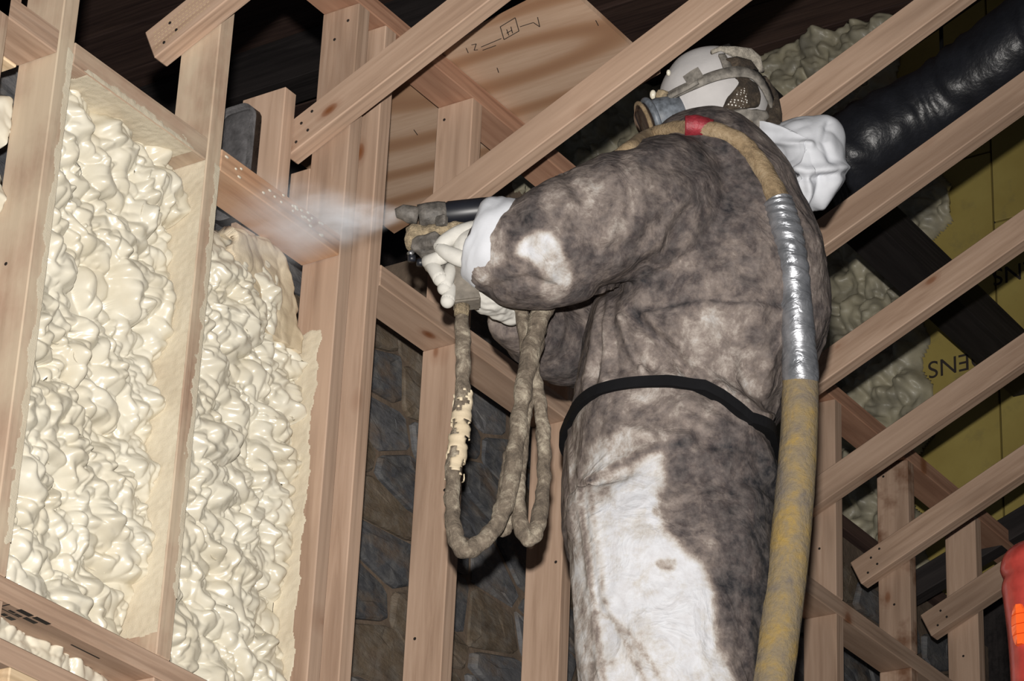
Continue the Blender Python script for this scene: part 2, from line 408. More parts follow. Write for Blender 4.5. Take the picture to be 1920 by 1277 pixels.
# rubble stone wall behind the studs
YS = 3.40
bm = bmesh.new(); bm.from_mesh(box_mesh(2.05, .25, 4.55, 0, (3.775, YS+.125, FLOOR+2.28))); bm.from_mesh(box_mesh(.34, .2, .45, 0, (5.19, YS+.125, 3.27))); bm.from_mesh(box_mesh(2.80, .25, 4.80, 0, (6.2, YS+.125, FLOOR+2.405))); wb = link('wall_back', frommesh(bm), 'mortar'); tag(wb, 'rubble stone wall behind the new studs', kind='structure')
def clip(poly, a, b, c):
    out = []
    for i in range(len(poly)):
        p, q = poly[i], poly[(i+1) % len(poly)]
        dp = a*p[0]+b*p[1]-c; dq = a*q[0]+b*q[1]-c
        if dp <= 0: out.append(p)
        if dp*dq < 0:
            s = dp/(dp-dq); out.append((p[0]+(q[0]-p[0])*s, p[1]+(q[1]-p[1])*s))
    return out
sr = random.Random(11); seeds = []
ASP = 1.75
x = 4.0
rows = 20; z = 1.45
for r in range(rows):
    h = .092+.03*sr.random(); x = 2.75+sr.random()*.2
    while x < 7.55:
        wd = (.12+.22*sr.random()); seeds.append((x+wd/2, z+h/2+sr.uniform(-.028, .028))); x += wd
    z += h
sc = [(p[0]/ASP, p[1]) for p in seeds]
nst = 0
for i, p in enumerate(sc):
    if not (2.95 < seeds[i][0] < 7.4 and 1.5 < seeds[i][1] < 3.2): continue
    # only stones that the gaps between the studs can show
    if seeds[i][1] > (2.88 if seeds[i][0] < 4.9 else 3.14): continue
    a_, b_ = proj(np.array([[seeds[i][0], YS, seeds[i][1]]]))
    if not (-40 < a_[0] < 1960 and 60 < b_[0] < 1400): continue
    poly = [(p[0]-.2, p[1]-.2), (p[0]+.2, p[1]-.2), (p[0]+.2, p[1]+.2), (p[0]-.2, p[1]+.2)]
    for j, q_ in enumerate(sc):
        if j == i or abs(q_[0]-p[0]) > .4 or abs(q_[1]-p[1]) > .4: continue
        a, b = q_[0]-p[0], q_[1]-p[1]; L = math.hypot(a, b)
        poly = clip(poly, a/L, b/L, (a*(p[0]+q_[0])/2+b*(p[1]+q_[1])/2)/L - .002-.004*sr.random())
        if len(poly) < 3: break
    if len(poly) < 3: continue
    # round the corners once, then a bulging face
    pts = []
    for k in range(len(poly)):
        a, b = poly[k], poly[(k+1) % len(poly)]
        pts += [(a[0]*.88+b[0]*.12, a[1]*.88+b[1]*.12), (a[0]*.12+b[0]*.88, a[1]*.12+b[1]*.88)]
    cx = sum(q_[0] for q_ in pts)/len(pts); cz = sum(q_[1] for q_ in pts)/len(pts)
    proud = .004+.014*sr.random(); n_ = len(pts); vs = []; tx, tz = sr.uniform(-.03, .03), sr.uniform(-.08, .08)
    for s, y in ((1, .02), (1, -proud*.5), (.93, -proud), (.5, -proud-.002)):
        for q_ in pts:
            dx, dz = (q_[0]-cx)*s*ASP, (q_[1]-cz)*s
            vs.append((dx, y + (0 if y > 0 else dx*tx+dz*tz) + (0 if y > 0 else sr.uniform(-.0025, .0025)), dz))
    fs = [(l*n_+k, l*n_+(k+1) % n_, (l+1)*n_+(k+1) % n_, (l+1)*n_+k) for l in range(3) for k in range(n_)]
    fs.append(tuple(3*n_+k for k in range(n_)))
    me = mesh(vs, [f[::-1] for f in fs])
    bm = bmesh.new(); bm.from_mesh(me); bmesh.ops.recalc_face_normals(bm, faces=bm.faces[:]); bm.to_mesh(me); bm.free()
    s_ = link('stone', me, sr.choice(['slate', 'slate', 'slate_dark', 'slate_dark', 'stone_brown', 'stone_brown']))
    s_.location = (cx*ASP, YS, cz); s_.parent = wb; nst += 1
print('stones', nst)

# ------------------------------------------------------------------ timber framing
def nails(o, pts, side=-1, ax='y', r=.0038):
    """dark nail heads on a face of a timber, in its local frame"""
    for (lx, lz) in pts:
        me = nails.me.get(r)
        if me is None:
            bm = bmesh.new(); bmesh.ops.create_cone(bm, cap_ends=True, segments=10, radius1=r, radius2=r*.8, depth=.0015); me = frommesh(bm); nails.me[r] = me
        n_ = link('nail', me, 'nail_dark'); n_.parent = o
        h = nails.t[o.name]
        if ax == 'y':
            n_.location = (lx, side*(h[0]/2), lz); n_.rotation_euler = (math.pi/2, 0, 0)
        else:
            n_.location = (lx, lz, side*(h[1]/2))
nails.me = {}; nails.t = {}
def T(o, t, d): nails.t[o.name] = (t, d); return o

studs = {}
def stud(k, z0, z1, mat, label, group='upright studs of the wall', x=None, y0=YF, y1=YB, name='wall_stud'):
    xc = (SXk(k) if x is None else x)+.019
    o = beam(name, (xc, (y0+y1)/2, z0), (xc, (y0+y1)/2, z1), (1, 0, 0), .038, y1-y0, mat, label, 'stud', group)
    return T(o, .038, y1-y0)
stud(-1, ZB1, ZP0, 'pine_dusty', 'sliver of pine stud at the very left edge, above the left foam strip', x=onY(14, 60, YF).x-.038)
beam('backing_board', (3.10, 3.22, ZT1), (3.10, 3.22, 3.3), (1, 0, 0), .038, .1, 'pine', 'pinkish upright board behind the blocking in the top left corner', 'board')
s0 = stud(0, ZB1, ZP0, 'pine_dusty', 'leftmost tall pine stud, bordering the large foam panel on its left')
s1 = stud(1, ZB1, ZP0, 'pine_dusty', 'pine stud standing between the two cream foam panels')
s2 = stud(2, ZB1, ZP0, 'pine', 'tall pine stud with overspray on its side, right of the narrower foam panel')
s2b = stud(2, ZB1, ZP0, 'pine', 'tall pine stud set close beside the overspray-dusted stud, facing the stone wall', x=4.003)
nails(s2, [(1.475, -.02), (1.44, .01)], -1); nails(s0, [(.55, .01), (.2, -.02)], -1)
bk = stud(2, ZT1, ZP0-.35, 'pine', 'grey-lit backing board tucked behind the overspray-dusted stud', x=SXk(2)+.003, y0=YB+.002, y1=YB+.05, name='backing_board', group=None)
bk['category'] = 'board'
low = {3: 'pine stud below the plate, behind the hanging spray hose', 4: 'pine stud below the plate, left of the worker\'s leg',
       5: 'pine stud below the plate, mostly hidden by the worker\'s leg', 6: 'pine stud below the plate, hidden behind the yellow hose and leg',
       7: 'pine stud just right of the yellow hose, lower length', 8: 'rust-spotted pine stud near the lower right, lower length', 9: 'pine stud farthest right, lower length'}
upp = {3: 'short pine stud above the plate, against the plywood', 4: 'short pine stud above the plate, behind the worker\'s arm', 5: 'short pine stud above the plate, behind the worker\'s back',
       6: 'short pine stud above the plate, behind the silver hose wrap', 7: 'short pine stud right of the yellow hose, nailed under the upper plate', 8: 'rust-spotted pine stud crossing behind two rafters at right', 9: 'short pine stud farthest right, behind the lowest rafters'}
for k in range(3, 10):
    a = stud(k, ZB1, ZT0, 'pine_rusty' if k == 8 else 'pine', low[k])
    b = stud(k, ZT1, ZP0, 'pine_rusty' if k == 8 else 'pine', upp[k])
    nails(a, [(.32, .02), (.62, -.03)], -1); nails(b, [(.49, .025), (.13, .0)], -1)
    if k == 8:
        for zz, o in ((ZT0, a), (ZP0, b)):
            pass
# plates
def plate(x0, x1, z0, z1, mat, label, cat='plate', y0=YF, y1=YB, name='wall_plate', group='horizontal plates of the wall'):
    o = beam(name, (x0, (y0+y1)/2, (z0+z1)/2), (x1, (y0+y1)/2, (z0+z1)/2), (0, 0, 1), z1-z0, y1-y0, mat, label, cat, group)
    return T(o, z1-z0, y1-y0)
g_ = 'blocking between the studs'
plate(2.735+.2, SXk(0)-.001, ZT0, ZT1, 'pine', 'doubled wood blocking at the top left corner, left of the leftmost stud', 'blocking', name='blocking', group=g_)
plate(2.735+.2, SXk(0)-.001, ZT0-.002, ZT1-.004, 'pine_pale', 'pale rear board of the doubled blocking in the top left corner', 'blocking', y0=YB+.001, y1=YB+.09, name='blocking', group=g_)
tb0 = plate(SXk(0)+.039, SXk(1)-.001, ZT0, ZT1, 'pine_dusty', 'sloping-looking blocking across the top of the large foam panel', 'blocking', name='blocking', group=g_)
tb1 = plate(SXk(1)+.039, SXk(2)-.001, ZT0, ZT1, 'pine_orange', 'orange stained blocking with overspray above the unfinished foam panel', 'blocking', name='blocking', group=g_)
mp_ = plate(4.043, 7.35, ZT0, ZT1, 'pine', 'long mid-height plate running behind the gun and the worker')
up_ = plate(3.3, 7.35, ZP0, ZP1, 'pine_brown', 'long reddish upper plate over the short studs')
lp_ = plate(2.5, 7.35, ZB0, ZB1, 'pine', 'stamped lower plate under the foam panels at bottom left')
for k in (0, 1, 2): stud(k, FLOOR+.04, ZB0, 'pine', ['pine stud below the stamped plate at the bottom left corner', 'pine stud end below the stamped plate at bottom left', 'pine stud below the stamped plate, under the doubled studs'][k], group='studs of the wall below the lower plate')
plate(SXk(0)+.039, SXk(1)-.001, 1.587, 1.625, 'pine', 'brown blocking at the very bottom left corner', 'blocking', name='blocking', group=g_)
plate(SXk(0)+.039, SXk(1)-.001, 1.535, 1.572, 'pine_pale', 'overexposed pale board below the blocking in the bottom left corner', 'blocking', y0=YF-.03, y1=YF+.06, name='blocking', group=g_)  # flash overexposure is put into the paler wood colour

# grade stamp on the underside of the lower plate: black blocks and strokes, as smudged as in the photo
def mark(parent, quad, mat='stamp_black', name='stamp_mark', lift=Vector((0, 0, -.0006))):
    vs = [V(p)+lift for p in quad]+[V(p)+lift*.2 for p in quad]
    me = mesh(vs, [(0, 1, 2, 3), (7, 6, 5, 4), (0, 4, 5, 1), (1, 5, 6, 2), (2, 6, 7, 3), (3, 7, 4, 0)])
    o = link(name, me, mat); worldchild(o, parent); return o
def zmark(parent, z, x0, x1, y0, y1, sk=0, **kw):
    return mark(parent, [(x0, y0, z), (x1, y0+sk, z), (x1, y1+sk, z), (x0, y1, z)], **kw)
for (x0, x1, y0, y1) in [(3.175, 3.205, 3.047, 3.058), (3.211, 3.245, 3.046, 3.056), (3.205, 3.232, 3.062, 3.071), (3.150, 3.168, 3.085, 3.095), (3.176, 3.186, 3.083, 3.092), (3.190, 3.205, 3.084, 3.094),
                         (3.160, 3.182, 3.103, 3.112), (3.150, 3.2, 3.0725, 3.0745), (3.150, 3.1525, 3.05, 3.0745), (3.186, 3.2, 3.066, 3.071), (3.17, 3.183, 3.065, 3.070), (3.33, 3.40, 3.076, 3.079)]:
    zmark(lp_, ZB0, x0, x1, y0, y1)

# rafters
RW, RHT = .038, .072
rdir = Vector((0, -math.cos(TH), math.sin(TH))); rnor = Vector((0, math.sin(TH), math.cos(TH)))
rl = {1: 'topmost rafter with a pitted square-cut end, nailed to the stud between the foam panels', 2: 'long rafter with nail holes ending at the doubled studs, above the mist',
      3: 'long pale rafter running from behind the spray gun past the mask', 4: 'rafter passing behind the respirator mask and white hood', 5: 'rafter below the black duct, behind the silver hose wrap',
      6: 'rafter with a long crack, above the printed yellow board', 7: 'rafter with a large knot ending just right of the yellow hose', 8: 'square-cut rafter crossing the rust-spotted stud', 9: 'lowest rafter, running behind the red object at lower right'}
dz_ = {1: 0, 2: 0, 3: 0, 4: 0, 5: .003, 6: .0, 7: 0, 8: 0, 9: 0}
rafters = {}
for k in range(1, 10):
    e0 = Vector((SXk(k)-RW/2-.0005, YR, ZR+dz_[k])) + rnor*RHT/2
    if k == 3: e0 += rdir*.03
    o = beam('rafter', e0, e0+rdir*2.95, (1, 0, 0), RW, RHT, 'pine', rl[k], 'rafter', 'parallel sloping rafters'); rafters[k] = T(o, RW, RHT)
    nails(o, [(.055, .012), (.062, -.014), (.03, -.02), (.085, .02)][:3 if k % 2 else 4], -1 if o.matrix_basis.col[1][0] > 0 else 1)
# the pitted end of the first rafter: rows of small dents
vs, fs = [], []
sgn = -1 if rafters[1].matrix_basis.col[1][0] > 0 else 1
for r_ in range(5):
    for c_ in range(16):
        x_ = .012+c_*.0085+r_*.002; z_ = -.018+r_*.009; b_ = len(vs)
        for dx, dz in ((-.0026, -.0011), (.0026, -.0011), (.0026, .0011), (-.0026, .0011)): vs.append((x_+dx, sgn*(RW/2+.0003), z_+dz))
        fs.append((b_, b_+1, b_+2, b_+3))
o = link('dents', mesh(vs, fs), 'pine_pale'); o.parent = rafters[1]; tag(o, 'rows of small pale dents', kind='stuff')
rb_ = beam('ridge_board', (3.3, .47, ZR+2.72*math.tan(TH)+.02), (7.2, .47, ZR+2.72*math.tan(TH)+.02), (0, 1, 0), .038, .14, 'pine', 'ridge board that carries the upper ends of the rafters', 'beam')

# plywood panel lying on the upper plate
px0, px1 = 4.135, 4.56
ph_ = .88; pq = [(4.112, 2.697), (4.485, 2.697), (4.485+.34*ph_, 2.697+ph_), (4.112+.215*ph_, 2.697+ph_)]
pl = link('plywood_panel', mesh([(x-4.3, y-2.9, z) for z in (0, .012) for x, y in pq], [(3, 2, 1, 0), (4, 5, 6, 7), (0, 1, 5, 4), (1, 2, 6, 5), (2, 3, 7, 6), (3, 0, 4, 7)]), 'plywood')
pl.location = (4.3, 2.9, ZP1+.0005)
tag(pl, 'plywood panel with wavy grain and a blurred stamp, lying above the rafters', 'plywood')
zq = ZP1-.0002
def pmark(a, b, w=.0017):
    a, b = onZ(*a, zq), onZ(*b, zq); d = (b-a).normalized(); s = Vector((-d.y, d.x, 0))*w/2
    mark(pl, [a-s, b-s, b+s, a+s], 'ink', 'stamp_mark')
for a, b in [((938, 50), (945, 74)), ((945, 74), (973, 58)), ((973, 58), (966, 33)), ((966, 33), (938, 50)), ((950, 55), (954, 66)), ((958, 50), (961, 62)), ((950, 62), (960, 56)), ((902, 88), (940, 72)), ((905, 94), (930, 85)),
             ((975, 50), (1000, 42)), ((1000, 42), (1012, 50)), ((1008, 32), (1012, 50)), ((884, 84), (893, 82)), ((893, 82), (889, 94)), ((889, 94), (896, 93)), ((874, 90), (878, 99)), ((932, 127), (935, 136)), ((1117, 38), (1122, 48)), ((776, 243), (783, 253))]:
    pmark(a, b)
# stub and grey flap between the first rafters
sb = beam('stub_post', (3.854, 3.208, ZT1), (3.854, 3.208, 3.03), (1, 0, 0), .036, .106, 'pine', 'short square-topped stub post, left of the second rafter end', 'post'); 
for v_ in sb.data.vertices:
    if v_.co.x > .2: v_.co.x += (-.35 if sb.matrix_basis.col[2][1] > 0 else .35)*0 + .0
sb.data.update()
# grey weathered flap beside the stub
fp = []
me = box_mesh(.02, .085, .24, .028, (3.80, 3.235, 2.86), 4); gf = link('felt_flap', me, 'grey_felt', smooth=True); tag(gf, 'grey rounded felt flap beside the short stub post', 'felt')

# dark old beams beyond
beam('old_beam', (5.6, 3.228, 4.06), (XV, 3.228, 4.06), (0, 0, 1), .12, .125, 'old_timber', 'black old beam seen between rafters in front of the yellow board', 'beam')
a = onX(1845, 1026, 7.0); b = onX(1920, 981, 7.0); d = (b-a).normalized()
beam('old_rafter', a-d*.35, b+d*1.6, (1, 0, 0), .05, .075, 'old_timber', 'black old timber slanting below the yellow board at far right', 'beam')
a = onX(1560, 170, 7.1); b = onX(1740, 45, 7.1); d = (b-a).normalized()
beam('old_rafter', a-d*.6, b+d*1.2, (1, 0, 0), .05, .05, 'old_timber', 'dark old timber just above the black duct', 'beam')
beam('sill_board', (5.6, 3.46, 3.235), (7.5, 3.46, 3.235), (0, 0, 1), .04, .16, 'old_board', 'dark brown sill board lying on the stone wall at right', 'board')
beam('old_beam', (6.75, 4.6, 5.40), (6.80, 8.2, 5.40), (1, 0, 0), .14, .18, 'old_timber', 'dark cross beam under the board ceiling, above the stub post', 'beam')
#@@FOAM
# ------------------------------------------------------------------ sprayed foam
def lattice(nx, nz, cells_x, cells_z, rng):
    """smooth value noise on a grid, -1..1"""
    g = rng.uniform(-1, 1, (cells_x+3, cells_z+3))
    u = np.linspace(0, cells_x, nx); w = np.linspace(0, cells_z, nz)
    iu = np.minimum(u.astype(int), cells_x-1); iw = np.minimum(w.astype(int), cells_z-1)
    fu = u-iu; fw = w-iw; fu = fu*fu*(3-2*fu); fw = fw*fw*(3-2*fw)
    a = g[np.ix_(iu, iw)]; b = g[np.ix_(iu+1, iw)]; c = g[np.ix_(iu, iw+1)]; d = g[np.ix_(iu+1, iw+1)]
    return (a*(1-fu)[:, None]+b*fu[:, None])*(1-fw)+(c*(1-fu)[:, None]+d*fu[:, None])*fw
def lumps(W, H, step, n, rng, smin=.012, smax=.05, hmax=.03, tilt=-.6, ripple=.35, billow=1.0, power=2.2):
    """overlapping pillow-shaped lobes like freshly sprayed foam; returns heights on a grid over W x H metres"""
    nx, nz_ = int(W/step)+1, int(H/step)+1
    X, Z = np.meshgrid(np.linspace(0, W, nx), np.linspace(0, H, nz_), indexing='ij')
    wx = lattice(nx, nz_, max(2, int(W/.045)), max(2, int(H/.045)), rng)*.011 + lattice(nx, nz_, max(2, int(W/.02)), max(2, int(H/.02)), rng)*.0045
    wz = lattice(nx, nz_, max(2, int(W/.045)), max(2, int(H/.045)), rng)*.011 + lattice(nx, nz_, max(2, int(W/.02)), max(2, int(H/.02)), rng)*.0045
    Xw, Zw = X+wx, Z+wz
    base = lattice(nx, nz_, max(2, int(W/.12)), max(2, int(H/.12)), rng)*.010
    h = base.copy()
    sizes = np.sort(smin+(smax-smin)*rng.random(n)**power)[::-1]
    for s in sizes:
        cx, cz = rng.uniform(0, W), rng.uniform(0, H)
        a = s; b = s*rng.uniform(.42, .85); th = tilt+rng.normal(0, .5)
        i0, i1 = max(0, int((cx-a-.015)/step)), min(nx, int((cx+a+.015)/step)+2)
        j0, j1 = max(0, int((cz-a-.015)/step)), min(nz_, int((cz+a+.015)/step)+2)
        if i1 <= i0 or j1 <= j0: continue
        dx, dz = Xw[i0:i1, j0:j1]-cx, Zw[i0:i1, j0:j1]-cz
        p = (dx*math.cos(th)+dz*math.sin(th))/a; q = (-dx*math.sin(th)+dz*math.cos(th))/b
        r2 = p*p+q*q
        ci, cj = min(nx-1, max(0, int(cx/step))), min(nz_-1, max(0, int(cz/step)))
        b0 = .45*h[ci, cj]+.55*base[ci, cj]
        amp = hmax*(s/smax)**.75*rng.uniform(.7, 1.15)
        dome = np.sqrt(np.clip(1-r2, 0, 1))
        # the lobe leans: fuller on its lower side, thin on the upper one
        dome = dome*(1-.22*q)
        if rng.random() < ripple: dome = dome*(1+.10*np.sin(p*rng.uniform(5, 12)+rng.uniform(0, 6)))
        cand = np.where(r2 < 1, b0-.003+amp*dome, -1)
        h[i0:i1, j0:j1] = np.maximum(h[i0:i1, j0:j1], cand)
    # billowing folds with sharp creases between them
    for cs, am in ((.05, .010), (.024, .0055)):
        n1 = lattice(nx, nz_, max(2, int(W/cs)), max(2, int(H/cs)), rng); m1_ = lattice(nx, nz_, max(2, int(W/cs/1.7)), max(2, int(H/cs*1.3)), rng)
        h = h + billow*am*(np.abs(n1+.5*m1_)-.35)
    for _ in range(1):
        h[1:-1, 1:-1] = .5*h[1:-1, 1:-1]+.125*(h[:-2, 1:-1]+h[2:, 1:-1]+h[1:-1, :-2]+h[1:-1, 2:])
    return X, Z, h
def grid_mesh(P, keep=None):
    nx, nz_ = P.shape[:2]; idx = np.arange(nx*nz_).reshape(nx, nz_)
    f = np.stack([idx[:-1, :-1], idx[1:, :-1], idx[1:, 1:], idx[:-1, 1:]], -1)
    if keep is not None:
        k = keep[:-1, :-1] & keep[1:, :-1] & keep[1:, 1:] & keep[:-1, 1:]; f = f[k]
    f = f.reshape(-1, 4)
    used = np.unique(f); remap = -np.ones(nx*nz_, int); remap[used] = np.arange(len(used))
    me = bpy.data.meshes.new('m'); v = P.reshape(-1, 3)[used]; f = remap[f]
    me.vertices.add(len(v)); me.vertices.foreach_set('co', v.ravel())
    me.loops.add(f.size); me.loops.foreach_set('vertex_index', f.ravel())
    me.polygons.add(len(f)); me.polygons.foreach_set('loop_start', np.arange(0, f.size, 4)); me.polygons.foreach_set('loop_total', np.full(len(f), 4))
    me.update(calc_edges=True); me.polygons.foreach_set('use_smooth', np.ones(len(f), bool)); me.validate(); return me
def foam_bay(name, x0, x1, z0, z1, ymean, label, seed, n, step=.0016, keepfn=None, **kw):
    rng = np.random.default_rng(seed)
    X, Z, h = lumps(x1-x0, z1-z0, step, n, rng, **kw)
    # curl back to the substrate along the open edges
    h = np.maximum(h, ymean-3.137)
    P = np.stack([x0+X, ymean-h, z0+Z], -1); keep = None
    if keepfn is not None:
        e = keepfn(x0+X, z0+Z)          # >0 inside; the fresh edge is thin
        P[..., 1] += h*(1-np.clip((e-.02)/.09, .1, 1))
        P[..., 1] += np.clip(1-e/.03, 0, 1)**2*.06
        keep = e > -.001
    else:
        pass
    me = grid_mesh(P, keep)
    # grid winding gives normals along -Y when flipped
    me.flip_normals() if me.polygons[0].normal.y > 0 else None
    o = link(name, me, 'foam'); o['label'] = label; o['category'] = 'foam'
    sd = o.modifiers.new('thick', 'SOLIDIFY'); sd.thickness = .03; sd.offset = -1
    return o
GF = 'foam filled bays'
fb0 = foam_bay('sprayed_foam', SXk(0)+.0385, SXk(1)-.0005, ZB1, ZT0+.004, 3.146, 'large glossy cream foam panel filling the bay at far left', 3, 950, smin=.008, smax=.062, hmax=.052, power=1.9, ripple=.6, billow=2.1); fb0['group'] = GF
# second bay: the upper right corner is still bare; its edge was traced on the wall plane
edge = [onY(px, py, 3.13) for px, py in [(395, 400), (440, 427), (500, 442), (532, 480), (553, 540), (558, 585), (556, 612), (562, 625), (575, 630)]]
ex = np.array([p.x for p in edge]); ez = np.array([p.z for p in edge])
def keep1(X, Z):
    # signed distance to the traced edge, positive below and left of it
    P = np.stack([X.ravel(), Z.ravel()], -1); best = np.full(len(P), 9.0); sgn = np.ones(len(P))
    for i in range(len(ex)-1):
        a = np.array([ex[i], ez[i]]); b = np.array([ex[i+1], ez[i+1]]); d = b-a
        tt = np.clip(((P-a)@d)/(d@d), 0, 1); q = a+tt[:, None]*d; dist = np.linalg.norm(P-q, axis=1)
        cr = d[0]*(P[:, 1]-a[1])-d[1]*(P[:, 0]-a[0])
        m_ = dist < best; best = np.where(m_, dist, best); sgn = np.where(m_, np.where(cr > 0, -1, 1), sgn)
    e = best*sgn
    e = np.where((P[:, 1] < 2.45), .1, e)
    wob = np.sin(P[:, 0]*160)*.002+np.sin(P[:, 1]*210+P[:, 0]*90)*.002
    return (e+wob).reshape(X.shape)
fb1 = foam_bay('sprayed_foam', SXk(1)+.0385, SXk(2)-.0005, ZB1, ZT0, 3.143, 'unfinished cream foam panel in the bay being sprayed', 5, 1050, keepfn=keep1, smin=.008, smax=.055, hmax=.044, power=2.0, ripple=.6, billow=2.1); fb1['group'] = GF
# matte, rough fan of fresh overspray at the top of the second bay
rng = np.random.default_rng(8)
X, Z, h = lumps(.24, .22, .002, 60, rng, smin=.02, smax=.05, hmax=.010)
Pm = np.stack([3.665+X, 3.116-h*.6, 2.47+Z], -1)
ek = keep1(3.665+X, 2.47+Z)
poly_in = (ek > -.002) & ((Z+.9*(X-.02)) > .075+.012*np.sin(X*120)) & (X > .012+.006*np.sin(Z*150))
Pm[..., 1] += np.clip(1-ek/.02, 0, 1)**2*.03
me = grid_mesh(Pm, poly_in); me.flip_normals() if me.polygons[0].normal.y > 0 else None
fr = link('fresh_edge', me, 'foam_matte'); worldchild(fr, fb1); fr['label'] = 'matte tan foam edge'
sd = fr.modifiers.new('t', 'SOLIDIFY'); sd.thickness = .02; sd.offset = -1
fbm = foam_bay('sprayed_foam', 2.90, SXk(0)-.0005, ZB1, 2.60, 3.14, 'strip of lumpy foam beyond the leftmost stud, at the left edge', 9, 500, step=.0025, smax=.05, hmax=.035,
               keepfn=lambda X, Z: (.02 - .13*np.abs(np.sin(Z*19+1))*np.clip((2.66-Z)*3, .2, 1)*0 + (X-3.085) + .03*np.sin(Z*40)+.012*np.sin(Z*95))); fbm['group'] = GF
fbl = foam_bay('sprayed_foam', SXk(0)+.0385, SXk(1)-.0005, 1.40, ZB0, 3.122, 'white foam strip glimpsed under the stamped lower plate', 12, 300, step=.0025, smax=.035, hmax=.016); fbl['group'] = GF

def skin(parent, org, eu, ev, nn, w, hgt, seed, edge=.006, thick=.0014, mat='foam_skin', ragged=(1, 1, 1, 1), step=.0018, label='thin cream overspray film'):
    """thin film of overspray with ragged borders, on a face spanned by eu (w metres) and ev (hgt metres)"""
    nx, ny = max(3, int(w/step)), max(3, int(hgt/step)); rng = np.random.default_rng(seed)
    U, Wd = np.meshgrid(np.linspace(0, w, nx), np.linspace(0, hgt, ny), indexing='ij')
    nse = lattice(nx, ny, max(2, int(w/.03)), max(2, int(hgt/.03)), rng)*edge + lattice(nx, ny, max(2, int(w/.01)), max(2, int(hgt/.01)), rng)*edge*.5
    d = np.full(U.shape, 9.0)
    for flag, dist in zip(ragged, (U, w-U, Wd, hgt-Wd)):
        if flag: d = np.minimum(d, dist-edge*1.2*flag)
    keep = (d+nse) > 0
    hh = thick*(.6+.4*lattice(nx, ny, max(2, int(w/.008)), max(2, int(hgt/.008)), rng))*np.clip((d+nse)/.004, .15, 1)
    P = np.array(org)+U[..., None]*np.array(eu)+Wd[..., None]*np.array(ev)+hh[..., None]*np.array(nn)
    me = grid_mesh(P, keep)
    if me.polygons[0].normal.dot(Vector(nn)) < 0: me.flip_normals()
    o = link('overspray_film', me, mat); worldchild(o, parent); o['label'] = label
    return o
skin(s1, (SXk(1), YF+.002, ZB1+.03), (0, 1, 0), (0, 0, 1), (-1, 0, 0), .086, ZT0-ZB1-.03, 1, ragged=(0, 0, 1.2, 0))
skin(s2, (SXk(2), YF+.026, ZB1+.0), (0, 1, 0), (0, 0, 1), (-1, 0, 0), .062, .80, 2, ragged=(1, 0, 0, 1.5), edge=.006)
skin(tb0, (SXk(0)+.065, YF+.001, ZT0), (1, 0, 0), (0, 1, 0), (0, 0, -1), .302, .087, 3, ragged=(1, 0, 0, 0))
skin(tb0, (SXk(0)+.065, YF, ZT0+.001), (1, 0, 0), (0, 0, 1), (0, -1, 0), .302, .016, 4, ragged=(1, 0, 0, 1), edge=.005)
skin(s1, (SXk(1)+.018, YF, ZB1+.1), (1, 0, 0), (0, 0, 1), (0, -1, 0), .02, .85, 5, ragged=(1, 0, 1, 1), edge=.006, thick=.0006)
skin(s0, (SXk(0)+.016, YF, ZB1+.05), (1, 0, 0), (0, 0, 1), (0, -1, 0), .022, .92, 6, ragged=(1, 0, 1, 1), edge=.006, thick=.0006)
# overspray crumbs on the orange blocking
for i in range(26):
    rr = random.Random(i); me = ellipsoid_mesh((0, 0, 0), Vector((.003+.003*rr.random(), 0, 0)), Vector((0, .002, 0)), Vector((0, 0, .0025)), 8, 6)
    o = link('foam_crumb', me, 'foam', smooth=True); worldchild(o, tb1); o.location = (SXk(1)+.05+.31*rr.random(), YF-.0005, ZT0+.012+.03*rr.random()); 

# grey foam on the far wall
rng = np.random.default_rng(21)
X, Z, h = lumps(2.05, 3.3, .0065, 6500, rng, smin=.010, smax=.055, hmax=.05, tilt=1.3, billow=2.0)
yy = 3.47+X; zz = 2.2+Z
wob = .06*np.sin(zz*7.0+1)+.035*np.sin(zz*17)+.02*np.sin(zz*41)
lim = 3.585+.03*(zz-4.1)+wob*.55 - .18*np.exp(-((zz-4.72)/.16)**2)
e = yy-lim
Pm = np.stack([XV-.03-h*np.clip(e/.08, .15, 1)+.035*np.clip(1-e/.03, 0, 1), yy, zz], -1)
me = grid_mesh(Pm, (e > 0) & (zz < 5.49))
if me.polygons[0].normal.x > 0: me.flip_normals()
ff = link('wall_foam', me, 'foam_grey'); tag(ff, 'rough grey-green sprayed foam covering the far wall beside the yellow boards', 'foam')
sd = ff.modifiers.new('t', 'SOLIDIFY'); sd.thickness = .02; sd.offset = -1
# foam lumps on top of the stone wall, seen past the gun
cl_ = []
for i, (px_, py_, r) in enumerate([(962, 352, .035), (985, 345, .04), (1005, 355, .04), (975, 365, .035), (1020, 372, .045), (1000, 338, .03), (950, 368, .03)]):
    c0 = onY(px_, py_, 3.44+.01*i); cl_.append(ellipsoid_mesh(c0, Vector((r, 0, 0)), Vector((0, r*.7, 0)), Vector((0, 0, r*.8)), 20, 14))
me = remesh(cl_, .006, 2); co = co_of(me); set_co(me, co+no_of(me)*(.012*nz(co, 40, 3)+.008*nz(co, 90, 4))[:, None])
o = link('foam_lump', me, 'foam_grey', smooth=True); tag(o, 'ragged grey foam lump seen just above the spray gun', 'foam')

